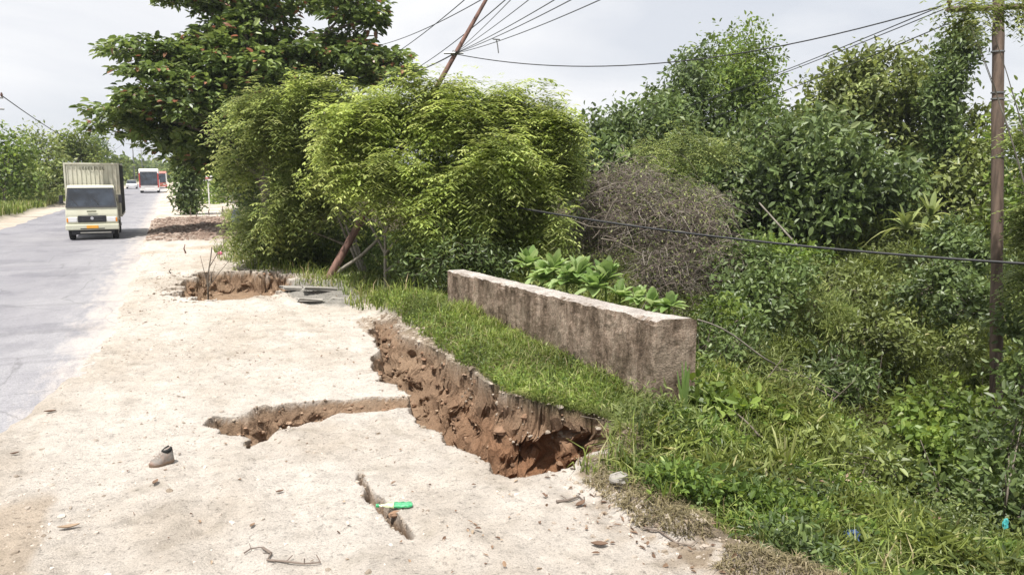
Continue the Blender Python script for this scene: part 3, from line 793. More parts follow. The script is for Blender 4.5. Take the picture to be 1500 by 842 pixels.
# palm-like plants on the bank
def rosette(name, lab, cat, grp, px, py, d, nl, L, wd, mat, el=(.2, 1.2), z=None, bend=.5, ground=True, seg=6, tint=(.2, .9)):
    b = W(px, py, d=d) if z is None else W(px, py, z=z)
    bz = float(hz(b[0], b[1])[0]) - .02 if ground else b[2]
    M = NM()
    for i in range(nl):
        a = rng.uniform(0, 2 * math.pi); e = rng.uniform(*el); l_ = L * rng.uniform(.7, 1.15)
        dirh = np.array([math.cos(a), math.sin(a), 0]); t = np.linspace(0, 1, seg)[:, None]
        P = dirh * math.cos(e) * l_ * t + np.array([0, 0, 1.]) * (math.sin(e) * l_ * t - bend * l_ * t * t * math.cos(e))
        s = np.array([-dirh[1], dirh[0], 0]); w = wd * rng.uniform(.8, 1.2) * (np.sin(math.pi * (t * .86 + .1)) ** .8)
        f_ = np.array([0, 0, 1.]) * w * .18
        V = np.stack([P + s * w * .5 + f_, P, P - s * w * .5 + f_], 1).reshape(-1, 3)
        q = np.arange(seg - 1)[:, None] * 3
        M.add(V, np.concatenate([q + [[0, 1, 4, 3]], q + [[1, 2, 5, 4]]], 0), rng.uniform(*tint))
    o = M.build(name, mat, at=None); o.location = (b[0], b[1], bz)
    tag(o, lab, cat, grp); return o


G4 = 'arching fern-like plants on the far bank'
for px, py, d, lab in ((1365, 300, 25, 'arching fern-like plant below the vine-cloaked slender tree'), (1330, 318, 24, 'arching fern-like plant at the top of the far bank grass, left of the other'), (1045, 305, 24, 'arching fern-like plant right of the dry vine tangle')):
    o = rosette('fern_plant', lab, 'fern', G4, px, py, d, 16, 1.15, .16, L_ACD, (.3, 1.3), bend=.8, ground=False); o.location.z -= .4
# broad leaved plants behind the parapet
G5 = 'cabbage-leaved weeds along the back of the parapet'
for px, py, d, n_, lab in ((795, 408, 13.6, 30, 'low cabbage-leaved weed tucked under the tallest ones, touching the parapet top'), (830, 416, 12.9, 30, 'low cabbage-leaved weed pressed against the middle of the parapet top'), (872, 424, 12.3, 26, 'low cabbage-leaved weed in the right half of the dense row'), (908, 434, 11.8, 22, 'low cabbage-leaved weed at the right end of the dense row'), (955, 449, 11.1, 20, 'tiny cabbage-leaved weed between the two small ones'), (775, 392, 14.2, 34, 'leftmost and tallest of the cabbage-leaved weeds behind the parapet'), (812, 398, 13.4, 34, 'cabbage-leaved weed behind the parapet, second from the left'),
                           (848, 404, 12.9, 32, 'cabbage-leaved weed behind the parapet, third from the left'), (888, 412, 12.4, 34, 'cabbage-leaved weed behind the parapet, at the middle of its length'),
                           (935, 440, 11.4, 24, 'small cabbage-leaved weed low behind the parapet, second from its near end'), (980, 450, 10.9, 24, 'small cabbage-leaved weed behind the near end of the parapet')):
    p = W(px, py, d=d)
    o = rosette('leafy_weed', lab, 'plant', G5, px, py, d, n_, .40 if px < 900 else .27, .17 if px < 900 else .12, L_BRD, (.1, 1.45), bend=.35, ground=False)
    st = NM(); g = float(hz(p[0], p[1])[0]); h = p[2] - g
    if h > .1:
        tube(st, np.array([[0, 0, -h - .05], [.02, .03, -h * .5], [0, 0, .05]]), .02, 6); st.build('stem', L_LGT, o)
rosette('leafy_weed', 'yellow-green whorled weed growing on the grass in front of the parapet', 'plant', G5, 822, 475, 10.6, 12, .42, .07, L_LGT, (.3, 1.2), bend=.6, z=.25, ground=True, tint=(.7, 1))
rosette('strap_plant', 'upright sword-leaved green plant against the near end of the parapet', 'plant', None, 1003, 592, 9.2, 9, .62, .05, L_BRD, (1.35, 1.52), z=0, bend=.1, tint=(0, .4))
rosette('strap_grass_clump', 'big clump of long arching strap leaves on the near grassy slope', 'plant', None, 1150, 735, 7.3, 34, .75, .03, L_GRS, (.6, 1.45), bend=.55, z=-.7, tint=(.3, .9))
rosette('strap_grass_clump', 'low clump of arching blades at the brink of the sandy shoulder', 'plant', None, 1085, 765, 6.3, 22, .38, .03, L_GRS, (.4, 1.3), bend=.5, z=-.35, tint=(.5, 1))
rosette('spiky_plant', 'small spiky pale rosette plant under the feathery trees', 'plant', None, 545, 428, 17, 26, .42, .03, L_LGT, (.1, 1.4), bend=.3, z=.0, tint=(.6, 1))

# bushes in the ravine and at the right
G6 = 'leafy bushes in the ravine'
def bush(lab, b, cl, mat, **k):
    kw = dict(per=1.0, ll=.1, lw=.05, trunk_r=.03, crown_r=.22, stems=3, per_sub=18); kw.update(k)
    bb = W(b[0], b[1], d=b[2])
    tree('ravine_bush', lab, 'bush', G6, (bb[0], bb[1]), cl, mat, **kw)


bush('bright leafy bush at the foot of the right-hand utility pole', (1400, 620, 11.5), [C_(1400, 602, 11.5, 62, 32), C_(1350, 632, 11.2, 50, 30), C_(1440, 640, 11, 46, 40), C_(1390, 665, 10.8, 60, 36)], L_LGT, ll=.12, lw=.07)
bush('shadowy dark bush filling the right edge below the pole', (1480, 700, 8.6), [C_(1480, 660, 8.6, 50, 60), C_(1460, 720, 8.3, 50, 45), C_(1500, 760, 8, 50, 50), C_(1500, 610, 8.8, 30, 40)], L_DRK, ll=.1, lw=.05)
bush('broad-leaved green bush beside the near end of the parapet', (1050, 600, 9.4), [C_(1050, 592, 9.5, 34, 26), C_(1085, 622, 9.3, 36, 26), C_(1030, 620, 9.3, 26, 26), C_(1120, 648, 9.2, 30, 22)], L_LGT, ll=.13, lw=.075, per=.8)
bush('dark bush behind the parapet at the left of the ravine', (1090, 430, 16), [C_(1090, 385, 17, 50, 34), C_(1110, 440, 16, 60, 42), C_(1070, 470, 15, 46, 36), C_(1150, 400, 17, 40, 26)], L_DRK, ll=.13, lw=.07)
bush('dark bush half way down the far slope', (1390, 440, 17), [C_(1370, 425, 18, 52, 32), C_(1420, 450, 17, 44, 36), C_(1405, 400, 18, 40, 24)], L_DRK, ll=.13, lw=.07, per=.8)
bush('weedy mound overhanging the right end of the washout', (1010, 640, 8.6), [C_(948, 610, 8.5, 40, 26), C_(985, 640, 8.1, 46, 34), C_(930, 640, 8.2, 30, 26), C_(1030, 665, 8, 46, 30), C_(960, 672, 7.9, 45, 20)], L_ACD, ll=.10, lw=.02, per=1.2)
bush('leafy bush in the middle of the near slope, right of the strap-leaf clump', (1230, 700, 8.6), [C_(1220, 680, 8.8, 50, 30), C_(1290, 700, 8.8, 50, 34), C_(1180, 660, 9, 40, 24)], L_OLV, ll=.11, lw=.05)
bush('dark low bush at the right of the hollow, under the bright bush', (1330, 720, 8.4), [C_(1335, 700, 9, 44, 24), C_(1380, 730, 8.6, 46, 26)], L_DRK, ll=.1, lw=.05)
bush('brownish bush right of the leaning pole cable on the far slope', (1240, 430, 19), [C_(1200, 405, 20, 60, 22), C_(1270, 430, 19, 50, 26)], L_OLV, ll=.14, lw=.06, per=.8)
bush('small light bush directly left of the right-hand pole at mid height', (1430, 500, 13.5), [C_(1425, 500, 14.5, 26, 26), C_(1408, 520, 14.5, 22, 20)], L_OLV)
bush('rounded olive bush in the centre of the far slope', (1290, 500, 16), [C_(1285, 480, 16.5, 44, 26), C_(1320, 500, 16, 34, 24)], L_OLV, ll=.13, lw=.06, per=.9)
bush('dark gap-filled bush above the hollow at the bottom of the ravine', (1210, 560, 13.5), [C_(1200, 548, 13.8, 50, 28), C_(1250, 560, 13.5, 46, 26)], L_DRK, ll=.12, lw=.05, per=.9)
bush('reedy light bush on the left flank of the ravine below the fallen stick', (1130, 560, 12), [C_(1125, 545, 12.5, 40, 30), C_(1160, 575, 12, 34, 24), C_(1095, 530, 12.5, 30, 26)], L_ACD, ll=.16, lw=.022, per=1.3)
bush('dark bush on the left flank of the ravine just right of the parapet end', (1065, 530, 11.5), [C_(1060, 520, 11.8, 28, 34), C_(1085, 500, 12.5, 30, 30)], L_DRK, ll=.09, lw=.045)
bush('light bush high on the far slope under the low black cable', (1130, 372, 22), [C_(1120, 365, 22, 44, 20), C_(1170, 380, 21, 40, 20)], L_LGT, ll=.16, lw=.08, per=.9)
bush('dark bush high on the far slope next to the pole', (1400, 360, 22), [C_(1400, 350, 22, 40, 24), C_(1430, 375, 21, 26, 24)], L_DRK, ll=.16, lw=.08)
bush('tall reedy clump in the middle of the far slope', (1210, 470, 17), [C_(1200, 455, 17.5, 44, 30), C_(1235, 480, 17, 36, 26)], L_ACD, ll=.22, lw=.025, per=1.3)
bush('dark bush right of the utility pole at the frame edge', (1490, 480, 13), [C_(1490, 470, 13.5, 26, 40), C_(1500, 540, 12.5, 28, 36), C_(1490, 400, 15, 24, 30)], L_DRK, ll=.12, lw=.06)
bush('light feathery bush just behind the near end of the parapet', (1060, 455, 13.5), [C_(1050, 450, 13.5, 26, 16), C_(1085, 468, 13, 26, 16)], L_LGT, ll=.11, lw=.05)
# tree at the right edge, trunk outside the frame, feathery leaves at the rim
tree('edge_tree', 'large-fronded feathery tree reaching in from the right edge in front of the utility pole', 'tree', None, tuple(W(1600, 500, d=11)[:2]),
     [C_(1497, 8, 11, 16, 22, .4, .8), C_(1412, 14, 11.5, 22, 8, .3, .9), C_(1440, 8, 11.5, 16, 6, .3, .7), C_(1420, 40, 11.5, 9, 10, .3, .5), C_(1518, 215, 12.4, 18, 30, .5), C_(1526, 320, 12.4, 26, 50, .5), C_(1522, 410, 12.4, 20, 40, .5), C_(1585, 200, 12.4, 50, 90, .8)],
     L_ACD, 'frond', per=2.4, ll=.24, lw=.36, trunk_r=.09, crown_r=.18, per_sub=9, bark=BARKG, limb=.35)

# left side of the road
G7 = 'bushy trees beyond the left verge'
for lab, b, cl, mat in (
        ('leftmost bushy tree beyond the left verge', (5, 60), [C_(0, 225, 62, 34, 36), C_(20, 255, 62, 36, 36), C_(-20, 260, 60, 30, 40), C_(25, 210, 62, 20, 20)], L_LGT),
        ('yellowish bushy tree just left of the truck', (65, 68), [C_(60, 215, 68, 28, 28), C_(80, 250, 68, 30, 36), C_(50, 265, 66, 30, 26), C_(100, 262, 68, 24, 26)], L_ACD),
        ('darker bushy tree behind the box of the truck', (118, 76), [C_(112, 212, 78, 24, 24), C_(128, 235, 78, 24, 30), C_(98, 225, 78, 20, 28)], L_FAR),
        ('dark blue-green tree beyond the left verge, nearest the bus', (148, 92), [C_(140, 210, 95, 14, 18), C_(150, 232, 95, 14, 20), C_(130, 240, 95, 14, 26)], L_DRK)):
    bb = W(b[0], 290, d=b[1])
    tree('verge_tree', lab, 'tree', G7, (bb[0], bb[1]), cl, mat, 'far', per=.9, ll=.34, lw=.18, trunk_r=.12, crown_r=.75, per_sub=24)
# far tree rows flanking the road
G8 = 'distant trees at the end of the road'
def fartree(lab, px, d, w, top, mat=L_FAR):
    bb = W(px, 262, d=d); zt = CZ + (254 - top) * d / F; h = zt; m = d / F
    cl = []
    for i in range(5):
        py = top + 6 + (262 - top) * rng.uniform(0, .7)
        cl.append(C_(px + rng.uniform(-.4, .4) * w, py, d, w * .5, (262 - top) * .33, w * m * .5))
    cl.append(C_(px, top + (262 - top) * .3, d, w * .5, (262 - top) * .3, w * m * .5))
    tree('distant_tree', lab, 'tree', G8, (bb[0], bb[1]), cl, mat, 'far', per=.5, ll=.012 * d ** .9, lw=.007 * d ** .9, trunk_r=.2, crown_r=.011 * d, per_sub=16, twigs=False)


for i, (px, d, w, top, lab) in enumerate([(182, 260, 30, 240, 'distant hazy tree just right of the truck box'), (196, 330, 20, 236, 'distant tree above the small white car'), (212, 420, 22, 236, 'distant tree directly over the bus roof'), (168, 190, 24, 232, 'distant tree hidden in part by the truck box'),
                                    (232, 480, 22, 240, 'distant tree at the very end of the road'), (250, 400, 18, 242, 'distant tree right of the bus, beyond the road end'), (262, 230, 16, 238, 'distant tree on the right roadside, left of the shaded shrubs'),
                                    (255, 320, 14, 244, 'smaller distant tree on the right roadside'), (272, 160, 18, 228, 'distant tree touching the lowest tier of the overhanging tree'), (330, 300, 60, 236, 'distant broad tree glimpsed behind the small white sign')]):
    fartree(lab, px, d, w, top)
# wood on the horizon all round, one mass
M = NM()
n = 2600
ang = rng.uniform(-R(38), R(85), n); dist = rng.uniform(650, 900, n)
P = np.stack([np.sin(ang) * dist, np.cos(ang) * dist, rng.uniform(0, 1, n) ** 1.2 * (11 + 7 * fbm(ang * 9, ang * 0, o=3))], 1)
P = P[~((np.abs(P[:, 0]) < 10))]
idx = np.repeat(np.arange(len(P)), 14); N = len(idx)
p = P[idx] + rng.normal(size=(N, 3)) * np.array([[5, 5, 1.8]]); p[:, 2] = np.maximum(p[:, 2], .2)
rhomb(M, p, rdir(N), rdir(N, .5), rng.uniform(2, 4, N), rng.uniform(1.2, 2.4, N), rng.random(N))
tag(M.build('distant_wood', L_FAR), 'low band of distant woodland along the horizon', 'woodland', kind='stuff')

# ------------------------------------------------------------------ ground cover
def scatter(n, x0, x1, y0, y1, pred=None, power=1.0):
    x = rng.uniform(x0, x1, n); y = rng.uniform(y0, y1, n)
    z, m = terrain(x, y, True)
    P = np.stack([x, y, z], 1)
    u, v, d = proj(P)
    k = (u > -60) & (u < 1570) & (v < 960) & (d > 1)
    k &= rng.random(n) < np.clip((9 / np.maximum(d, 1)) ** power, 0, 1)
    if pred is not None: k &= pred(x, y, z, m)
    return P[k], {a: b[k] for a, b in m.items()}, d[k]


def grassfield(name, lab, parts, mat, cat='grass'):
    M = NM()
    for P, Lr, wd, bend in parts:
        N = len(P)
        if not N: continue
        a = rng.uniform(0, 2 * math.pi, N); d = np.stack([np.cos(a), np.sin(a), np.zeros(N)], 1)
        tint = np.clip(.42 + .45 * fbm(P[:, 0] * 1.6, P[:, 1] * 1.6, o=3) + rng.normal(size=N) * .28, 0, 1)
        blades(M, P - np.array([[0, 0, .01]]), d, rng.uniform(Lr[0], Lr[1], N), wd * rng.uniform(.7, 1.3, N), tint, rng.uniform(bend * .4, bend * 1.3, N))
    o = M.build(name, mat); tag(o, lab, cat, kind='stuff'); return o


# grass on the slumped block
P1, m1, _ = scatter(90000, 3.3, 6.2, 6.6, 15.8, lambda x, y, z, m: (m['cut'] < .1) & (m['isl'] + .35 * fbm(x * 2.2, y * 2.2, o=3) > .45) & (fbm(x * 1.7, y * 1.7, o=3) > -.45), .6)
grassfield('grass', 'bright short grass on the slumped block between the washout and the parapet', [(P1[::2], (.05, .17), .009, 1.1), (P1[1::9], (.16, .34), .01, 1.0)], L_GRS)
M = NM(); Pk = P1[1::3]; nk = len(Pk); 
leaves(M, Pk + np.stack([np.zeros(nk), np.zeros(nk), rng.uniform(.02, .12, nk)], 1), rdir(nk, .1), rdir(nk, 1.3), rng.uniform(.025, .07, nk), rng.uniform(.015, .035, nk), np.clip(rng.normal(.5, .25, nk), 0, 1))
tag(M.build('clover', L_LGT), 'small creeping leaves among the grass on the slumped block', 'ground cover', kind='stuff')
# overhanging roots and grass along the far lip
Pn, mn, _ = scatter(60000, 3.2, 5.9, 6.4, 9.2, lambda x, y, z, m: (m['cut'] < .5) & (sdf(np.stack([x, y], 1), TRENCH) > -.3) & (x > 3.65), .2)
grassfield('hanging_grass', 'dull matted grass and roots hanging over the far lip of the washout', [(Pn, (.06, .16), .008, 1.5)], L_GR2)
# near slope grass
P2, m2, _ = scatter(150000, 3.1, 12, 2.0, 9.5, lambda x, y, z, m: (m['cut'] < .1) & (m['s'] > -.1 + .6 * fbm(x * 2, y * 2, o=3)) & (fbm(x * 1.4 + 7, y * 1.4, o=3) > -.3) & (np.hypot(x - 5.3, y - 7.4) > .6), .9)
k2 = m2['s'] < 1.9
grassfield('slope_grass', 'grass and weeds on the near slope falling from the shoulder into the ravine', [(P2[k2][::3], (.05, .2), .010, 1.1), (P2[k2][::11], (.2, .45), .012, 1.0), (P2[~k2][::9], (.15, .5), .012, .9)], L_GRS)
L_DGR = leafmat('dry_grass_blade', [(.10, .085, .045), (.19, .16, .08), (.30, .25, .15), (.40, .35, .24)], transl=.2, rough=.7, clump=.2)
PD, mD, _ = scatter(120000, 2.6, 5.2, 2.5, 6.7, lambda x, y, z, m: (m['s'] > -.36) & (m['s'] < .32) & (m['cut'] < .1) & (fbm(x * 2.6, y * 2.6, o=2) > -.15), .3)
grassfield('dry_grass', 'brown dry matted grass on the crumbling brink of the sandy shoulder', [(PD[::2], (.03, .11), .008, 1.5)], L_DGR)
# weeds by the far shoulder
P3, m3_, _ = scatter(90000, 1.2, 7, 14.2, 60, lambda x, y, z, m: (m['cut'] < .1) & (m['s'] > -.9 + .8 * fbm(x * .9, y * .9, o=3)), .8)
grassfield('verge_grass', 'grass creeping over the far shoulder beneath the feathery trees', [(P3, (.06, .28), .018, .8), (P3[::6], (.3, .6), .02, .8)], L_GRS)
# far bank tall grass
P4, m4, d4 = scatter(120000, 10, 34, 5, 34, lambda x, y, z, m: (fbm(x * .35, y * .35, o=2) > -.12) & (x > 14), .5)
grassfield('tall_grass', 'tall pale reedy grass across the far bank of the ravine', [(P4, (.3, .95), .022, .6)], L_GR2)
# left verge
P5, m5, _ = scatter(160000, -34, -8.7, 36, 130, lambda x, y, z, m: m['lv'] > .4, .3)
grassfield('left_verge_grass', 'yellow-green grass on the verge left of the road', [(P5, (.25, .7), .06, .5)], L_GRS)
# undergrowth: mounds of leaves and creeping weeds over the ravine sides
M = NM(); MS = NM()
U, mu_, du = scatter(60000, 4.0, 36, 2.0, 40, lambda x, y, z, m: (m['s'] > .25) & (m['cut'] < .1) & (fbm(x * 1.1 + 90, y * 1.1, o=2) > -.42) & (np.hypot(x - 5.3, y - 7.4) > .8), .55)
U = U[:12000]; du = du[:12000]
hgt = .10 + .85 * sm(1.0, 5, U[:, 0] - 3.4) * np.clip(.4 + 1.3 * fbm(U[:, 0] * .5, U[:, 1] * .5, o=3), .06, 1.3)
per = 38; idx = np.repeat(np.arange(len(U)), per); N = len(idx)
sz = np.clip(du[idx] / 13, .6, 2.2)
off = rng.normal(size=(N, 3)) * np.stack([.22 * sz ** .5, .22 * sz ** .5, np.zeros(N)], 1)
p = U[idx] + off; p[:, 2] += hgt[idx] * rng.random(N) ** .6 + .02
cl = np.clip(.4 + .5 * fbm(U[:, 0] * .8 + 3, U[:, 1] * .8, o=3), 0, 1)
tint = np.clip(cl[idx] * .6 + rng.normal(size=N) * .16 + .1, 0, 1)
sel = (fbm(U[:, 0] * .6 + 50, U[:, 1] * .6, o=2) > .0)[idx]
leaves(M, p[sel], rdir(sel.sum(), .2), rdir(sel.sum(), 1.2), .075 * sz[sel] * rng.uniform(.6, 1.4, sel.sum()), .036 * sz[sel] * rng.uniform(.7, 1.3, sel.sum()), tint[sel])
ns = ~sel
leaves(MS, p[ns], rdir(ns.sum(), .5), rdir(ns.sum(), 1.0), .17 * sz[ns] * rng.uniform(.6, 1.4, ns.sum()), .014 * sz[ns] * rng.uniform(.7, 1.3, ns.sum()), tint[ns], droop=.35)
tag(M.build('creeping_undergrowth', L_OLV), 'dense creeping leafy undergrowth covering the ravine sides', 'undergrowth', kind='stuff')
tag(MS.build('bladed_undergrowth', L_GR2), 'dense narrow-leaved undergrowth covering the ravine sides', 'undergrowth', kind='stuff')
# denser leafy weeds on the near slope
V_, mv_, dv = scatter(60000, 3.4, 11, 2.0, 9.5, lambda x, y, z, m: (m['s'] > .15) & (m['cut'] < .1) & (fbm(x * 1.5 + 20, y * 1.5, o=3) > -.12) & (np.hypot(x - 5.3, y - 7.4) > .75), .6)
V_ = V_[:4600]; pn = 32; idx = np.repeat(np.arange(len(V_)), pn); N = len(idx)
hh = (.08 + .28 * np.clip(.5 + fbm(V_[:, 0] * 1.1 + 5, V_[:, 1] * 1.1, o=3), 0, 1.2))[idx]
p = V_[idx] + rng.normal(size=(N, 3)) * [[.11, .11, 0]]; hh = hh * (1 - .8 * np.exp(-((p[:, 0] - 5.4) ** 2 + (p[:, 1] - 7.4) ** 2) / .5)); p[:, 2] += hh * rng.random(N) ** .6
spc = (fbm(V_[:, 0] * 1.2 + 70, V_[:, 1] * 1.2, o=2))[idx]; tn = np.clip(.35 + .3 * rng.normal(size=N) + .3 * fbm(V_[:, 0], V_[:, 1], o=2)[idx], 0, 1)
M = NM(); a_ = spc > .12; b_ = spc < -.08; c_ = ~(a_ | b_)
leaves(M, p[a_], rdir(a_.sum(), .2), rdir(a_.sum(), 1.3), rng.uniform(.035, .09, a_.sum()), rng.uniform(.02, .05, a_.sum()), tn[a_])
tag(M.build('leafy_weeds', L_LGT), 'broad small-leaved weeds matted on the near slope', 'weeds', kind='stuff')
M = NM(); leaves(M, p[b_], rdir(b_.sum(), .5), rdir(b_.sum(), 1), rng.uniform(.07, .17, b_.sum()), rng.uniform(.008, .018, b_.sum()), tn[b_], droop=.5)
tag(M.build('curly_weeds', L_GR2), 'narrow curling weeds matted on the near slope', 'weeds', kind='stuff')
M = NM(); leaves(M, p[c_], rdir(c_.sum(), .2), rdir(c_.sum(), 1.1), rng.uniform(.04, .08, c_.sum()), rng.uniform(.018, .035, c_.sum()), tn[c_])
tag(M.build('creeper', L_DRK), 'dark creeping plants matted on the near slope', 'weeds', kind='stuff')
# taller tufts along the foot of the parapet
wa = W(655, 396, z=.93)[:2]; wb = W(961, 468, z=.93)[:2]; nn_ = 5200; t = rng.random(nn_) ** 1.25
q = wa[None] * (1 - t[:, None]) + wb[None] * t[:, None]; off_ = np.abs(rng.normal(size=nn_)) * .22 + .05; kp = (t < .93) & (fbm(t * 9, t * 0, o=3) > -.25)
nv = np.array([-.98, -.17]); q = q + nv[None] * off_[:, None]; q = q[kp]; tt_ = t[kp]
PW = np.stack([q[:, 0], q[:, 1], hz(q[:, 0], q[:, 1])], 1)
M = NM(); a = rng.uniform(0, 2 * math.pi, len(PW)); hgt_ = rng.uniform(.12, .42, len(PW)) * (1 - .75 * tt_) * (1 + .6 * fbm(tt_ * 14, tt_ * 0 + 3, o=2))
blades(M, PW, np.stack([np.cos(a), np.sin(a), a * 0], 1), hgt_, rng.uniform(.008, .016, len(PW)), np.clip(rng.normal(.45, .25, len(PW)), 0, 1), rng.uniform(.3, 1.1, len(PW)))
tag(M.build('tall_tufts', L_GRS), 'taller grass tufts leaning on the foot of the parapet', 'grass', kind='stuff')
# brown litter patches in the slope
M = NM()
for cx, cy, dd_, sx_, n_q in ((1240, 762, 8.0, .5, 420), (1345, 690, 9.5, .45, 380), (1175, 735, 7.4, .2, 120)):
    cc = W(cx, cy, d=dd_); x = cc[0] + rng.normal(size=n_q) * sx_; y = cc[1] + rng.normal(size=n_q) * sx_ * .5
    Pq = np.stack([x, y, hz(x, y) + rng.uniform(.05, .26, n_q)], 1)
    leaves(M, Pq, rdir(n_q) * [[1, 1, .3]], rdir(n_q, 2), rng.uniform(.05, .13, n_q), rng.uniform(.02, .05, n_q), np.clip(rng.normal(.6, .3, n_q), 0, 1), fold=.3)
tag(M.build('brown_litter', L_LIT), 'patches of brown dead leaves caught on the near slope', 'leaf litter', kind='stuff')
# litter of dry leaves and twigs on the shoulder edge
P6, m6, _ = scatter(60000, -.9, 4.2, 3.8, 26, lambda x, y, z, m: (m['veg'] < .5) & (m['cut'] < .2) & (rng.random(len(x)) < .007 + .12 * (np.hypot(x - 1.85, y - 5.0) < .28) + .10 * (np.hypot(x - 2.75, y - 4.9) < .25) + .07 * np.exp(-((m['s'] + .3) / .45) ** 2)), .2)
M = NM(); N = len(P6)
leaves(M, P6 + [[0, 0, .012]], rdir(N) * [[1, 1, .2]], rdir(N, 3), rng.uniform(.02, .07, N), rng.uniform(.008, .03, N), rng.random(N), fold=.3)
tag(M.build('leaf_litter', L_LIT), 'dry brown leaf scraps scattered on the sandy shoulder', 'leaf litter', kind='stuff')


# stones and clods
def lumps(name, lab, P, rad, mat, cat):
    M = NM(); N = len(P)
    u = np.array([[x, y, z] for x in (-1, 1) for y in (-1, 1) for z in (-1, 1)], float) / 1.732
    f = np.array([[0, 1, 3, 2], [4, 6, 7, 5], [0, 4, 5, 1], [2, 3, 7, 6], [0, 2, 6, 4], [1, 5, 7, 3]])
    # cube subdivided once and pushed to a sphere
    V = [];F_ = []
    for q in f:
        a, b, c2, d = u[q]
        base = len(V)
        for i in range(3):
            for j in range(3):
                s_, t_ = i / 2, j / 2
                v = (a * (1 - s_) + b * s_) * (1 - t_) + (d * (1 - s_) + c2 * s_) * t_
                V.append(v / np.linalg.norm(v))
        for i in range(2):
            for j in range(2):
                k = base + i * 3 + j; F_.append([k, k + 3, k + 4, k + 1])
    V = np.array(V); F_ = np.array(F_)
    sc = rng.uniform(.6, 1.2, (N, 1, 3)) * np.array([[[1, 1, .7]]]) * rad[:, None, None]
    VV = V[None] * sc
    ph = rng.uniform(0, 100, (N, 1))
    VV = VV * (1 + .35 * vnoise(V[None, :, 0] * 1.7 + ph, V[None, :, 1] * 1.7, V[None, :, 2] * 1.7))[..., None]
    VV = VV + P[:, None]
    FF = F_[None] + (np.arange(N) * len(V))[:, None, None]
    M.add(VV.reshape(-1, 3), FF.reshape(-1, 4), np.repeat(rng.random(N), len(V)))
    o = M.build(name, mat); return tag(o, lab, cat, kind='stuff')


L_STN = leafmat('pebble', [(.20, .16, .12), (.36, .31, .26), (.50, .45, .39), (.56, .51, .46)], transl=0, rough=.9, clump=.1)
L_CLD = leafmat('clod', [(.14, .105, .075), (.24, .19, .14), (.34, .285, .225), (.42, .365, .31)], transl=0, rough=.95, clump=.15)
L_BRC = leafmat('brown_clod', [(.11, .065, .04), (.19, .115, .07), (.27, .17, .11), (.36, .26, .18)], transl=0, rough=.95, clump=.2)
P7, m7, d7 = scatter(90000, -1.4, 4.2, 3.9, 30, lambda x, y, z, m: (m['veg'] < .3) & (m['cut'] < .2) & (m['sh'] > .8) & (rng.random(len(x)) < .06 + .16 * (fbm(x * 1.2, y * .6, o=2) > .2) + .08 * ((x < .2) & (y > 12))), .2)
lumps('pebbles', 'small pebbles strewn over the sandy shoulder', P7, np.minimum(rng.gamma(1.2, .005, len(P7)) + .002, .03), L_STN, 'pebbles')
P8, m8, _ = scatter(160000, -.5, 4.6, 4.0, 23, lambda x, y, z, m: (m['cut'] > .02) & (m['cut'] < .95) & (rng.random(len(x)) < .22) | ((rng.random(len(x)) < .004) & (m['cut'] > .9) & (z > -.5)) | ((m['s'] > -.6) & (m['s'] < .15) & (y < 6.6) & (rng.random(len(x)) < .05)), .2)
lumps('clods', 'crumbled clods of earth along the broken lips', P8, np.minimum(rng.gamma(1.5, .007, len(P8)) + .004, .035), L_CLD, 'clods')
def pick(mask, n):
    i = np.nonzero(mask)[0]; i = rng.choice(i, min(n, len(i)), replace=False); return np.stack([vx[i], vy[i], gz[i]], 1), i
inx = (gx > -1) & (gx < 6.3) & (gy > 4) & (gy < 23)
F1, _i = pick(inx & (gm['wallm'] > 0) & (gz > -.85) & (gy < 15) & (gx > 2.2), 620)
F2, _i = pick(inx & (gm['wallm'] > 0) & (gy < 9.5) & (gx < 2.3), 260)
F3, _i = pick(inx & (gm['wallm'] > 0) & (gy > 15), 500)
FF_ = np.concatenate([F1, F2, F3]); rr = rng.gamma(1.3, .010, len(FF_)) + .006; rr[-len(F3):] *= 1.6
lumps('face_clods', 'brown crumbling clods sticking out of the faces of the washout and cracks', FF_, np.minimum(rr, .075), L_BRC, 'clods')
R1, _i = pick(inx & farside & (sdr > -.26 + .2 * n2) & (sdr < .03), 1100)
R2, _i = pick(inx & (gm['s'] > -.35) & (gm['s'] < .1) & (gy < 6.6), 260)
R3, _i = pick(inx & (gy > 15) & (gm['cut'] < .1) & near(np.stack([gx, gy], 1), HOLE4, .25), 350)
RR_ = np.concatenate([R1, R2, R3])
lumps('rim_clods', 'grey-brown clods and crumbs along the broken rims', RR_, np.minimum(rng.gamma(1.3, .009, len(RR_)) + .005, .05), L_CLD, 'clods')
P9, m9, _ = scatter(4000, -1.2, 3.4, 32, 52, lambda x, y, z, m: (m['hp'] > .2), 0)
L_HEP = leafmat('heap_clod', [(.14, .10, .075), (.23, .165, .13), (.32, .245, .20), (.40, .33, .27)], transl=0, rough=.95, clump=.15)
lumps('rubble', 'brown rubble of the earth heap on the far shoulder', P9, np.minimum(rng.gamma(1.5, .03, len(P9)) + .015, .12), L_HEP, 'rubble')

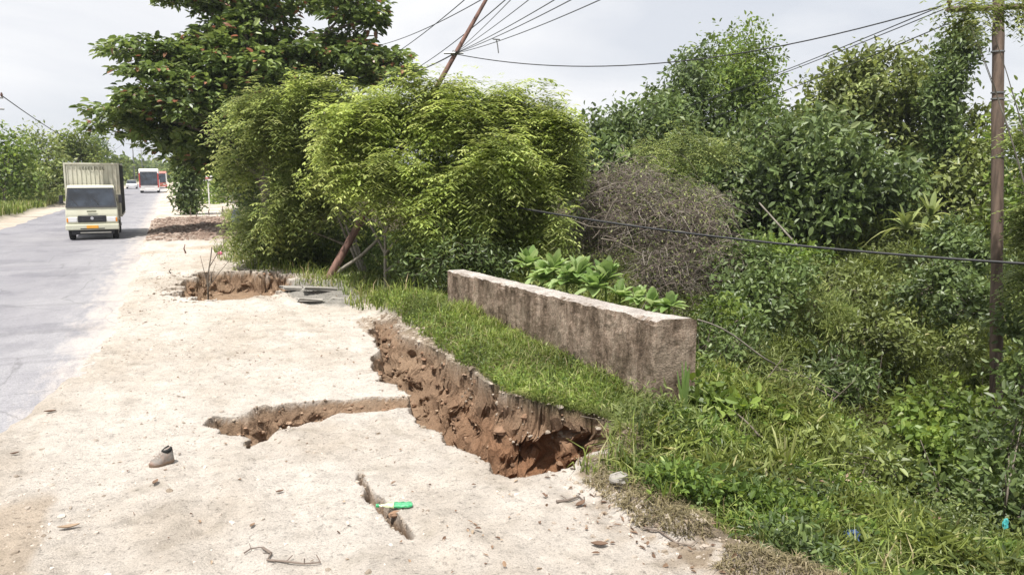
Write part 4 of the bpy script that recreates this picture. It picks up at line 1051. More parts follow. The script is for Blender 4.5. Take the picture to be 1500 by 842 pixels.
# ------------------------------------------------------------------ parapet
def concmat():
    m, n, l, out = nt('weathered_concrete')
    p = n.new('ShaderNodeBsdfPrincipled'); p.inputs['Roughness'].default_value = .9; p.inputs['Specular IOR Level'].default_value = .2; l.new(p.outputs[0], out.inputs[0])
    ge = n.new('ShaderNodeNewGeometry')
    def noise(vec, sc, det=8, ro=.7):
        mp = n.new('ShaderNodeMapping'); mp.inputs['Scale'].default_value = vec; l.new(ge.outputs['Position'], mp.inputs[0])
        no = n.new('ShaderNodeTexNoise'); no.inputs['Scale'].default_value = sc; no.inputs['Detail'].default_value = det; no.inputs['Roughness'].default_value = ro
        l.new(mp.outputs[0], no.inputs['Vector']); return no
    st = noise((1, 1, .38), 4.2, 10, .75); bl = noise((1, 1, .8), 1.9); gr = noise((1, 1, 1), 40, 4)
    r = ramp(n, [(.05, .038, .028), (.14, .105, .08), (.25, .195, .155), (.38, .315, .26), (.25, .155, .115)], [.30, .42, .50, .60, .72]); l.new(st.outputs[0], r.inputs[0])
    r2 = ramp(n, [(.6, .58, .52), (1.15, 1.1, 1.05)], [.35, .65]); l.new(bl.outputs[0], r2.inputs[0])
    m1 = n.new('ShaderNodeMixRGB'); m1.blend_type = 'MULTIPLY'; m1.inputs[0].default_value = 1; l.new(r.outputs[0], m1.inputs[1]); l.new(r2.outputs[0], m1.inputs[2])
    # paler colour on upward faces
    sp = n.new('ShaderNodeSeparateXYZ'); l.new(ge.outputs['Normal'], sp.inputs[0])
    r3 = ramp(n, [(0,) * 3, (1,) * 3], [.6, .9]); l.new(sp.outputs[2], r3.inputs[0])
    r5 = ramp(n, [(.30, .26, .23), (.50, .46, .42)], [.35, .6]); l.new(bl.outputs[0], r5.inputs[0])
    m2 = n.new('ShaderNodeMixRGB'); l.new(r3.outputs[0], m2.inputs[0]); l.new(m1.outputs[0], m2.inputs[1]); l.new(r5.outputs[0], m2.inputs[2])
    r4 = ramp(n, [(.65,) * 3, (1.15,) * 3], [.35, .6]); l.new(gr.outputs[0], r4.inputs[0])
    m3 = n.new('ShaderNodeMixRGB'); m3.blend_type = 'MULTIPLY'; m3.inputs[0].default_value = 1; l.new(m2.outputs[0], m3.inputs[1]); l.new(r4.outputs[0], m3.inputs[2])
    l.new(m3.outputs[0], p.inputs['Base Color'])
    b = n.new('ShaderNodeBump'); b.inputs['Distance'].default_value = .02; l.new(gr.outputs[0], b.inputs['Height'])
    b2 = n.new('ShaderNodeBump'); b2.inputs['Distance'].default_value = .04; l.new(st.outputs[0], b2.inputs['Height']); l.new(b.outputs[0], b2.inputs['Normal'])
    l.new(b2.outputs[0], p.inputs['Normal'])
    return m


def wall():
    A0 = W(655, 396, z=.93)[:2]; A1 = W(760, 415, z=.93)[:2]; A2 = W(961, 468, z=.93)[:2]; E1 = W(1021, 466, z=.93)[:2]
    t = np.linspace(0, 1, 220)[:, None]
    fr = np.where(t < .5, A0 * (1 - 2 * t) + A1 * 2 * t, A1 * (2 - 2 * t) + A2 * (2 * t - 1))
    fr = A0 * (1 - t) + A2 * t
    th = .34
    dirw = norm((A2 - A0)[None])[0]; nrm = np.array([-dirw[1], dirw[0]])
    if nrm[0] < 0: nrm = -nrm
    bk = fr + nrm * th + (t ** 40) * 0
    bk_end = E1
    w = sm(.9, 1, t)
    bk = bk * (1 - w) + (bk_end + (bk - bk[-1])) * w
    rows = []
    zt, zb = .93, -.9
    # ring of section points: front bottom -> front top -> top -> back bottom
    nz = 44
    sec = [(0, zb + (zt - zb) * i / nz) for i in range(nz + 1)] + [(j / 8, zt) for j in range(1, 9)] + [(1, zt - (zt - zb) * i / 12) for i in range(1, 13)]
    K = len(sec); V = np.zeros((220, K, 3))
    for j, (s_, z_) in enumerate(sec):
        xy = fr * (1 - s_) + bk * s_; V[:, j, :2] = xy; V[:, j, 2] = z_
    # displacement
    X, Y, Z = V[..., 0], V[..., 1], V[..., 2]
    n1_ = fbm(X * 3, Y * 3, Z * 3, o=4) * .03 + fbm(X * 14, Y * 14, Z * 14, o=2) * .013 + .012 * (np.abs(((Y * 1.02) % 1.8) - .9) < .02)
    edge = np.array([1.0 if (s_ in (0, 1) and z_ > zt - .05) else 0 for s_, z_ in sec])[None]
    V[..., 0] += n1_ * -nrm[0]; V[..., 1] += n1_ * -nrm[1]; V[..., 2] += .6 * n1_ - edge * np.clip(.02 + .05 * fbm(X * 6, Y * 6, Z * 6, o=3), 0, 1)
    M = NM(); i, j = np.meshgrid(np.arange(219), np.arange(K - 1), indexing='ij'); q = i * K + j
    M.add(V.reshape(-1, 3), np.stack([q, q + K, q + K + 1, q + 1], -1).reshape(-1, 4))
    for e, rev in ((0, 1), (219, 0)):        # end faces, gridded
        g = []
        m_ = 8
        for a in range(nz + 1):
            f0 = V[e, a]; zz = f0[2]; b0 = np.array([bk[e][0], bk[e][1], zz])
            for b in range(m_ + 1):
                s_ = b / m_; pt = f0 * (1 - s_) + b0 * s_
                if 0 < b < m_ and a < nz: pt = pt + np.array([dirw[0], dirw[1], 0]) * (1 if e else -1) * .03 * float(fbm(pt[0] * 5, pt[1] * 5, pt[2] * 5, o=3))
                if a == nz: pt = V[e, nz + b]
                g.append(pt)
        a, b = np.meshgrid(np.arange(nz), np.arange(m_), indexing='ij'); q = a * (m_ + 1) + b
        M.add(np.array(g), np.stack([q, q + 1, q + m_ + 2, q + m_ + 1], -1).reshape(-1, 4))
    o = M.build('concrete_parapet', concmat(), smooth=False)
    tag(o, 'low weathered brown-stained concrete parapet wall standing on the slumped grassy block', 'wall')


wall()
# vines creeping at the near end
# ------------------------------------------------------------------ utility poles
WOOD = barkmat('pole_wood', (.05, .034, .025), (.17, .12, .09), 10, .06)
WOODR = barkmat('reddish_pole_wood', (.07, .04, .032), (.25, .14, .11), 9, .1)
STEEL = simple('galvanised_steel', (.22, .22, .22), .5, .6, .2)
CABLE = simple('cable_rubber', (.02, .02, .022), .6)
CERA = simple('ceramic_insulator', (.10, .05, .035), .25)


def pole_right():
    b = W(1461, 600, d=14); bz = float(hz(b[0], b[1])[0])
    root = empty('utility_pole', (b[0], b[1], bz), 'straight brown utility pole with a crossarm standing in the ravine at the right', 'utility pole', 'utility poles')
    at = np.array([b[0], b[1], bz])
    top = W(1463, -60, d=14); M = NM(); t = np.linspace(0, 1, 24)[:, None]
    P = (W(1459, 590, d=14)) * (1 - t) + top * t; P = np.vstack([[P[0][0], P[0][1], bz - .6], P])
    rad = np.linspace(.09, .106, 25)[::-1] * (1 + .04 * rng.normal(size=25))
    tube(M, P - at, rad, 18); M.build('pole', WOOD, root, smooth=True)
    a = W(1381, 17, d=13.6); c2 = W(1498, 12, d=14.2); mid = W(1462, 15, d=14.0)
    u = norm((c2 - a)[None])[0]
    M = NM(); tube(M, np.array([a, c2]) - at - rv * 0 - fh * .14, .05, 4); M.build('crossarm', WOOD, root)
    for s in (.02, .32, .97):
        p = a * (1 - s) + c2 * s - fh * .14 - at
        M = NM(); tube(M, np.array([p + [0, 0, .04], p + [0, 0, .1], p + [0, 0, .12], p + [0, 0, .16], p + [0, 0, .2]]), np.array([.015, .03, .05, .035, .03]), 10); M.build('insulator', CERA, root, smooth=True)
    M = NM(); tube(M, np.array([W(1440, 18, d=13.9), W(1457, 42, d=13.9)]) - at - fh * .12, .018, 6); M.build('brace', STEEL, root)
    for py in (76, 136, 145, 230):
        M = NM(); q = W(1461.5, py, d=14) - at; tube(M, np.array([q - [0, 0, .012], q + [0, 0, .012]]), .112, 18)
        M.build('strap', STEEL, root)
    return a, c2


arm_a, arm_c = pole_right()


def pole_lean():
    b = W(481, 410, z=0.0); bz = float(hz(b[0], b[1])[0]); at = np.array([b[0], b[1], bz])
    root = empty('utility_pole', at, 'reddish utility pole leaning far over to the right through the feathery trees', 'utility pole', 'utility poles')
    A = np.array([b[0], b[1], bz - .3]); A = A - rv * .17; T = W(738, -46, d=20.4)
    B0 = W(481, 408, d=(b - [0, 0, CZ]) @ fv)
    t = np.linspace(0, 1, 16)[:, None]; M = NM(); P = A * (1 - t) + T * t
    P = np.vstack([A, B0 * (1 - t) + T * t])
    tube(M, P - at, np.linspace(.105, .040, 17), 14); M.build('pole', WOODR, root, smooth=True)
    f = lambda px, py: W(px, py, d=20.2)
    M = NM(); q = f(665, 79); ax = norm((T - B0)[None])[0]
    tube(M, np.array([q - ax * .06, q + ax * .06]) - at, .07, 14); tube(M, np.array([q - rv * .25, q + rv * .25]) - at - fh * .1, .025, 6)
    M.build('cable_clamp', STEEL, root)
    # cut grey strut beside the foot
    p0 = W(484, 409, z=0.0); p1 = W(566, 343, d=19.3)
    M = NM(); t = np.linspace(0, 1, 8)[:, None]; Q = p0 * (1 - t) + p1 * t; Q[:, 2] += .03 * np.sin(t[:, 0] * 9)
    Q = Q - p0
    tube(M, Q, np.linspace(.05, .036, 8), 8); o = M.build('grey_strut', BARKG, smooth=True); o.location = tuple(p0)
    tag(o, 'thin grey wooden prop slanting right from the foot of the leaning pole', 'wooden prop')
    return q


clamp = pole_lean()


def cable(lab, A, B, sag, r=.012, name='cable', grp='overhead cables', K=26):
    A = np.asarray(A); B = np.asarray(B); t = np.linspace(0, 1, K)[:, None]
    P = A * (1 - t) + B * t; P[:, 2] -= 4 * sag * (t * (1 - t))[:, 0]
    M = NM(); tube(M, P - A, r, 6); o = M.build(name, CABLE, smooth=True); o.location = tuple(A)
    tag(o, lab, 'cable', grp); return o


Wd = lambda px, py, d: W(px, py, d=d)
cable('single overhead cable sagging from the leaning pole across the sky to the right-hand pole crossarm', clamp, arm_a + [0, 0, .1], .62, .012)
cable('uppermost of the thin cables fanning up and right from the leaning pole clamp', clamp, Wd(758, -10, 10), .03, .006)
cable('overhead cable fanning up and right from the clamp, second from the leaning pole', clamp, Wd(785, -8, 10), .03, .006)
cable('middle cable of the fan rising right from the leaning pole clamp', clamp, Wd(826, -8, 10), .04, .007)
cable('cable of the fan rising right from the clamp, next to the lowest', clamp, Wd(852, -8, 10), .05, .007)
cable('lowest and flattest cable of the fan rising right from the leaning pole clamp', clamp, Wd(897, -8, 10), .08, .007)
cable('short cable running down left from the leaning pole clamp into the tree crown', clamp, Wd(600, 108, 32), .05, .017)
cable('thin cable left of the leaning pole, steeper of the pair beside the tree crown', Wd(560, 90, 34), Wd(690, -8, 18), .1, .012)
cable('thin cable left of the leaning pole, flatter of the pair beside the tree crown', Wd(550, 68, 34), Wd(712, -4, 19), .15, .012)
cable('thin cable crossing behind the leaning pole below its clamp', Wd(600, 106, 34), Wd(752, -10, 16), .12, .012)
cable('thin cable reaching the right-hand pole crossarm from behind the tallest tree, upper of three', Wd(850, 176, 70), arm_a + (arm_c - arm_a) * .32 + [0, 0, .2], .9, .010)
cable('thin cable reaching the right-hand pole crossarm from behind the tallest tree, middle of three', Wd(850, 186, 70), arm_a + [0, 0, .1], .7, .010)
cable('thin cable passing below the right-hand pole crossarm, lowest of three behind the tallest tree', Wd(850, 200, 70), Wd(1398, 31, 13.8), 1.0, .010)
cable('thick black cable hanging low across the ravine in front of the right-hand pole', Wd(735, 300, 17.0), Wd(1580, 391, 11.2), .16, .023)
# insulator hook hanging on the fan
M = NM(); a = Wd(727, 58, 16.5); tube(M, np.array([[0, 0, 0], [.03, 0, -.12], [.05, 0, -.28]]), .012, 6); tube(M, np.array([[-.08, 0, .0], [.08, 0, .0]]), .014, 6)
o = M.build('cable_spacer', STEEL); o.location = tuple(a); tag(o, 'small T-shaped spacer hanging on the fanned cables in the sky', 'cable spacer')

# left pole with crossarm just poking in, and far poles
def crosspole(lab, px, d, ztop, armz, armw, r=.13):
    b = W(px, 300, d=d); b[2] = float(hz(b[0], b[1])[0])
    root = empty('utility_pole', b, lab, 'utility pole', 'utility poles')
    M = NM(); tube(M, np.array([[0, 0, -.3], [0, 0, ztop * .5], [0, 0, ztop]]), np.array([r, r * .85, r * .7]), 10); M.build('pole', STEEL, root, smooth=True)
    M = NM()
    for z_ in armz: tube(M, np.array([[-armw, -.1, z_], [armw, -.1, z_]]), .055, 4)
    M.build('crossarm', STEEL, root)
    for s in (-1, 0, 1):
        M = NM(); x = s * armw * .95; tube(M, np.array([[x, -.1, armz[0] + .05], [x, -.1, armz[0] + .15], [x, -.1, armz[0] + .3]]), np.array([.03, .08, .04]), 8); M.build('insulator', CERA, root)
    return b


lp = crosspole('utility pole at the left edge of which only two crossarm ends show', -22, 47, 8.6, (6.85, 6.2), 1.45)
f1 = crosspole('distant steel utility pole left of the bus, above the road end', 200, 210, 12.5, (11.6, 10.4), 1.6, .16)
f2 = crosspole('farthest thin utility pole, just left of the bus roof line', 212, 330, 14, (13, 11.6), 1.8, .2)
cable('overhead cable sagging from the left edge of the photo down behind the verge trees', lp + [1.35, -.1, 7.0], f1 + [-1.5, 0, 11.5], 3.2, .03)
cable('faint distant cable strung between the two far utility poles', f1 + [0, 0, 11.7], f2 + [0, 0, 13.1], 1.5, .04)

# leaning dead stem on the far slope
M = NM(); a = Wd(1112, 297, 22); b_ = Wd(1152, 342, 21.5); gz_ = float(hz(b_[0], b_[1])[0])
t = np.linspace(0, 1, 7)[:, None]; e = a + (b_ - a) * 2.1; Q = a * (1 - t) + e * t
tube(M, Q - e, np.linspace(.022, .04, 7), 6); o = M.build('dead_sapling', BARKG, smooth=True); o.location = tuple(e); tag(o, 'bare grey dead stem leaning left on the far slope above the low cable', 'dead tree')
M = NM(); a = Wd(1022, 468, 9.8); e = Wd(1135, 528, 10.6); t = np.linspace(0, 1, 8)[:, None]; Q = a * (1 - t) + e * t; Q[:, 2] += .05 * np.sin(t[:, 0] * 5)
tube(M, Q - e, .012, 6); o = M.build('fallen_stick', BARKG, smooth=True); o.location = tuple(e); tag(o, 'thin pale fallen stick sloping down from the near end of the parapet', 'stick')

# sapling and stakes on the shoulder
def stick(name, lab, cat, px, py, top, r=.012, z=0., forks=0, mat=BARK, grp=None):
    b = W(px, py, z=z); b[2] = float(hz(b[0], b[1])[0]) - .03; d = (b - [0, 0, CZ]) @ fv
    T = W(top[0], top[1], d=d); M = NM(); t = np.linspace(0, 1, 8)[:, None]
    Q = b * (1 - t) + T * t; Q[:, :2] += .02 * np.sin(t * 8)
    tube(M, Q - b, np.linspace(r, r * .5, 8), 6)
    for i in range(forks):
        k_ = rng.integers(1, 6); a = Q[k_]; dd = norm((rdir(1) * [[1, 1, .2]] + [[0, 0, 1.2]]))[0] * rng.uniform(.3, .9)
        tube(M, np.array([a, a + dd * .5 + [0, 0, .02], a + dd]) - b, np.array([r * .5, r * .35, r * .2]), 5)
    o = M.build(name, mat); o.location = tuple(b); tag(o, lab, cat, grp); return o


stick('bare_sapling', 'bare forked sapling standing up out of the hole in the shoulder', 'sapling', 300, 432, (309, 362), .022, 0, 5)
GS = 'short dark stakes along the far shoulder'
for i, (px, py, ty, lab) in enumerate([(279, 317, 305, 'short dark stake at the left end of the row behind the earth heap'), (288, 322, 311, 'short dark stake in the row, directly above the middle of the earth heap'), (306, 316, 306, 'short dark stake just under the small white sign'),
                                  (326, 312, 302, 'short dark stake right of the small white sign'), (340, 316, 304, 'short dark stake at the right end of the row, by the pale post')]):
    stick('wooden_stake', lab, 'stake', px, py, (px, ty), .045, 0, 0, BARK, GS)
stick('wooden_stake', 'lone little dark stake in the sand left of the hole', 'stake', 249, 403, (249, 394), .02, 0, 0, BARK, GS)
stick('wooden_stake', 'short reddish stub in the sand in front of the earth heap', 'stake', 271, 372, (270, 358), .03, 0, 0, WOODR, GS)
stick('pale_post', 'slim pale post standing over the white and blue bag', 'post', 353, 312, (354, 270), .05, 0, 0, BARKG)

# small white sign
WHT = simple('white_paint', (.75, .74, .72), .5, 0, .05, dirt=(.4, .35, .28), dirt_amt=.4); REDP = simple('red_paint', (.5, .08, .06), .5)
b = W(307, 305, z=0); b[2] = float(hz(b[0], b[1])[0]); d_ = (b - [0, 0, CZ]) @ fv; s_ = d_ / F
root = empty('road_sign', b, 'small white sign board on a thin pale post beside the far shoulder', 'sign', rz=-YAW * .6)
M = NM(); tube(M, np.array([[0, 0, -.2], [0, 0, 44 * s_]]), .05, 8); M.build('post', WHT, root)
BM().box((0, -.07, 43 * s_), (13 * s_, .04, 7.5 * s_), .01).build('board', WHT, root)
bb = BM()
for i in range(0): bb.box(((-4 + 2 * i) * s_, -.095, 43 * s_), (1.1 * s_, .012, 3 * s_))
bb.box((0, -.095, 43 * s_), (10 * s_, .012, 1.8 * s_)); bb.build('red_band', REDP, root)

# ------------------------------------------------------------------ truck
PAINT = simple('cream_paint', (.58, .58, .46), .35, 0, .05, 2, dirt=(.32, .27, .18), dirt_amt=.35)
PAINT2 = simple('cream_box_paint', (.58, .565, .47), .5, 0, .06, 3, dirt=(.33, .26, .17), dirt_amt=.45)
GLASS = simple('dark_window_glass', (.02, .026, .036), .04, 0, .9, 1.5, spec=.9)
BLACK = simple('black_plastic', (.02, .02, .024), .5, 0, .2)
RUB = simple('tyre_rubber', (.022, .022, .022), .85, 0, .2)
CHR = simple('chrome', (.6, .6, .62), .2, .9)
PLT = simple('orange_plate', (.75, .36, .05), .5); LAMP = simple('lamp_glass', (.8, .8, .8), .1, .2, .05); AMB = simple('amber_lens', (.7, .25, .03), .2)
DECAL = simple('dark_decal', (.10, .10, .06), .6)


def truck():
    yf = 35.5; xc = -2.98
    root = empty('box_truck', (xc, yf, .01), 'pale cream box truck driving towards the camera on the road', 'truck', rz=R(1.0))
    # cab: front at y=0, going back +y
    prof = [(.02, .42), (-.02, .62), (-.02, 1.02), (.05, 1.30), (.34, 2.08), (.50, 2.17), (1.55, 2.17), (1.62, 2.0), (1.62, .50), (.1, .42)]
    tp = lambda z: 1 - .10 * max(0, (z - 1.2)) / .95
    BM().prism(prof, -.93, .93, .035, tp).build('cab', PAINT, root)
    g = BM()
    wf = BM()
    def fy(z): return .05 + (z - 1.30) / .78 * .29 - .036
    def hw(z): return .93 * tp(z)
    z0, z1 = 1.33, 2.03
    pts = [(-hw(z0) + .05, fy(z0), z0), (hw(z0) - .05, fy(z0), z0), (hw(z1) - .06, fy(z1), z1), (-hw(z1) + .06, fy(z1), z1)]
    back = [(x, y + .02, z) for x, y, z in pts]
    g.quad(pts); g.quad(back[::-1])
    for i in range(4):
        j = (i + 1) % 4; g.quad([pts[i], back[i], back[j], pts[j]])
    g.build('windscreen', GLASS, root)
    for (za, zb_, xa, xb_) in ((1.29, 1.35, -1, 1), (2.02, 2.07, -1, 1)):
        wf.quad([(xa * (hw(za) - .03), fy(za) - .004, za), (xb_ * (hw(za) - .03), fy(za) - .004, za), (xb_ * (hw(zb_) - .03), fy(zb_) - .004, zb_), (xa * (hw(zb_) - .03), fy(zb_) - .004, zb_)])
    for s in (-1, 1): wf.quad([(s * (hw(1.3) - .01), fy(1.3) - .006, 1.3), (s * (hw(1.3) - .07), fy(1.3) - .006, 1.3), (s * (hw(2.06) - .08), fy(2.06) - .006, 2.06), (s * (hw(2.06) - .02), fy(2.06) - .006, 2.06)])
    wf.build('windscreen_seal', BLACK, root)
    for s in (-1, 1):
        BM().quad([(s * (hw(z) + .006), y, z) for y, z in ((.35, 1.4), (1.25, 1.4), (1.25, 1.98), (.55, 1.98))]).build('side_window', GLASS, root)
        BM().box((s * .68, -.03, .82), (.34, .06, .20), .03).build('headlight', LAMP, root)
        BM().box((s * .86, -.02, .80), (.08, .07, .16), .02).build('indicator', AMB, root)
        BM().box((s * .66, -.115, .53), (.2, .02, .08), .01).build('fog_light', LAMP, root)
        m_ = BM().box((s * 1.05, .16, 1.62), (.14, .06, .34), .02); m_.box((s * .97, .2, 1.76), (.14, .03, .03)); m_.build('wing_mirror', BLACK, root)
        # wiper
        M = NM(); a = np.array([-.1 + s * .38, fy(1.4) - .03, 1.39]); e_ = np.array([-.3 + s * .38, fy(1.72) - .03, 1.66]); tube(M, np.array([a, e_]), .012, 5); M.build('wiper', BLACK, root)
        # door seam and handle
        BM().box((s * .937, 1.15, 1.12), (.015, .14, .04), .004).build('door_handle', BLACK, root)
    BM().box((0, -.035, .84), (1.0, .05, .27), .02).build('grille', BLACK, root)
    gb = BM()
    for z_ in (.79, .86, .93): gb.box((0, -.068, z_), (.74, .02, .016))
    gb.build('grille_bars', simple('dull_grey_trim', (.09, .09, .10), .5), root)
    BM().cyl((0, -.075, .87), .06, .02, 'Y', 16).build('emblem', CHR, root)
    BM().box((0, -.04, 1.14), (.34, .02, .05), .005).build('badge', DECAL, root)
    BM().box((0, -.06, .52), (1.9, .14, .22), .035).build('bumper', PAINT, root)
    BM().box((0, -.137, .53), (.42, .012, .12), .004).build('number_plate', PLT, root)
    dk = BM(); dk.box((0, -.133, .46), (.86, .01, .04)); dk.build('bumper_slot', BLACK, root)
    BM().box((0, .12, .33), (1.5, .2, .22), .02).build('valance', BLACK, root)
    BM().box((0, .62, .34), (1.4, .16, .3), .02).build('front_axle', BLACK, root)
    BM().box((.95, .8, .62), (.02, .5, .3), .01).build('side_step', BLACK, root)
    BM().box((1.028, 3.75, 1.95), (.012, 4.0, 2.05), .003).build('side_panel', simple('dark_side', (.03, .033, .028), .9, spec=.1), root)  # thin near-black sheet covering the cargo box on its +x side only
    BM().box((.1, -.02, .30), (1.1, .1, .05), .01).build('axle_beam', simple('pale_steel', (.5, .48, .42), .5), root)
    # chassis
    ch = BM(); ch.box((-.36, 2.6, .62), (.1, 5.0, .16)); ch.box((.36, 2.6, .62), (.1, 5.0, .16)); ch.box((0, 1.2, .5), (.7, .9, .3)); ch.build('chassis', BLACK, root)
    # box
    BM().box((0, 3.75, 1.93), (1.98, 4.1, 2.22), .02).build('cargo_box', PAINT2, root)
    rb = BM()
    for i in range(12): rb.box((-.9 + i * .1636, 1.685, 2.45), (.035, .03, 1.05), .006)
    for s in (-1, 1):
        for i in range(24): rb.box((s * 1.0, 1.85 + i * .165, 1.93), (.03, .05, 2.0), .006)
    rb.build('box_ribs', PAINT2, root)
    fm = BM(); fm.box((0, 1.68, 3.03), (2.04, .06, .07), .01); fm.box((-.99, 1.68, 1.95), (.07, .07, 2.2), .01); fm.box((.99, 1.68, 1.95), (.07, .07, 2.2), .01)
    for s in (-1, 1): fm.box((s * 1.01, 3.75, 3.03), (.04, 4.1, .07), .01); fm.box((s * 1.01, 3.75, .86), (.04, 4.1, .07), .01)
    fm.build('box_frame', PAINT2, root)
    # unreadable dark lettering near the top of the box front
    le = BM()
    for i in range(9):
        x = -.42 + i * .105
        le.box((x, 1.655, 2.84), (.022, .014, .13))
        if i % 2: le.box((x + .03, 1.655, 2.89), (.05, .014, .022))
        if i % 3: le.box((x + .03, 1.655, 2.79), (.05, .014, .022))
    le.build('lettering', DECAL, root)
    for (x, y) in ((-.78, .62), (.78, .62), (-.74, 4.3), (.74, 4.3)):
        w = BM().cyl((x, y, .37), .37, .22, 'X', 28, bev=.04).build('wheel', RUB, root, False)
        s = 1 if x > 0 else -1
        BM().cyl((x + s * .1, y, .37), .2, .03, 'X', 20).cyl((x + s * .12, y, .37), .07, .04, 'X', 12).build('rim', simple('wheel_rim', (.35, .34, .3), .5), w)
    for s in (-1, 1):
        BM().box((s * .80, 1.02, .45), (.26, .03, .5), .01).build('mudflap', BLACK, root)


truck()


def bus(name, lab, cat, xc, yf, body_c, low_c, w=2.4, h=3.15, grp=None, L=9):
    root = empty(name, (xc, yf, .01), lab, cat, grp)
    m1 = simple(name + '_body', body_c, .4, 0, .05); m2 = simple(name + '_trim', low_c, .4, 0, .05)
    prof = [(0, .4), (-.05, 1.0), (.0, 1.5), (.35, h - .25), (.7, h), (L - .2, h), (L, h - .3), (L, .4)]
    BM().prism(prof, -w / 2, w / 2, .08).build('body', m1, root)
    fy = lambda z: (z - 1.5) / (h - 1.75) * .35 - .012
    BM().prism([(-.09, 1.05), (-.03, 1.52), (.30, h - .38), (.42, h - .38), (.42, 1.05)], -w / 2 + .14, w / 2 - .14, .02).build('windscreen', GLASS, root)
    for s in (-1, 1): BM().box((s * (w / 2 - .06), .05, 1.7), (.16, .25, 1.9), .03).build('corner_trim', m2, root)
    for s in (-1, 1):
        BM().box((s * (w / 2 + .01), L * .5, 2.15), (.02, L * .8, .8), .005).build('side_windows', GLASS, root)
        BM().box((s * .8, -.06, .75), (.4, .04, .18), .02).build('headlight', LAMP, root)
        BM().box((s * (w / 2 + .22), -.15, 2.2), (.12, .08, .35), .02).build('wing_mirror', BLACK, root)
    BM().box((0, -.06, .45), (w, .1, .25), .03).build('bumper', m1, root)
    for (x, y) in ((-w / 2 + .15, 1.8), (w / 2 - .15, 1.8), (-w / 2 + .15, L - 2.2), (w / 2 - .15, L - 2.2)):
        BM().cyl((x, y, .45), .45, .28, 'X', 20, bev=.03).build('wheel', RUB, root)


bus('bus', 'white bus with red corners driving towards the camera far down the road', 'bus', -2.75, 117.5, (.72, .70, .68), (.42, .06, .05), h=3.25)
bus('red_bus', 'red and white bus following behind the white bus, half hidden to its right', 'bus', -1.9, 152, (.5, .16, .13), (.7, .68, .66), h=3.0)


def car():
    root = empty('white_car', (-6.3, 150, .01), 'small white car far down the road between the truck and the bus', 'car')
    BM().prism([(0, .3), (-.02, .7), (.9, .88), (3.9, .95), (4.1, .7), (4.1, .3)], -.83, .83, .06).build('body', simple('white_car_paint', (.75, .75, .75), .3), root)
    BM().prism([(.9, .86), (1.6, 1.42), (3.2, 1.45), (3.85, .93)], -.72, .72, .05).build('cabin', GLASS, root)
    BM().box((0, 2.4, 1.45), (1.25, 1.5, .05), .02).build('roof', simple('white_roof_paint', (.75, .75, .75), .3), root)
    for s in (-1, 1):
        BM().box((s * .6, -.02, .62), (.3, .05, .14), .02).build('headlight', LAMP, root)
        for y in (.8, 3.2): BM().cyl((s * .74, y, .31), .31, .2, 'X', 18, bev=.03).build('wheel', RUB, root)


car()

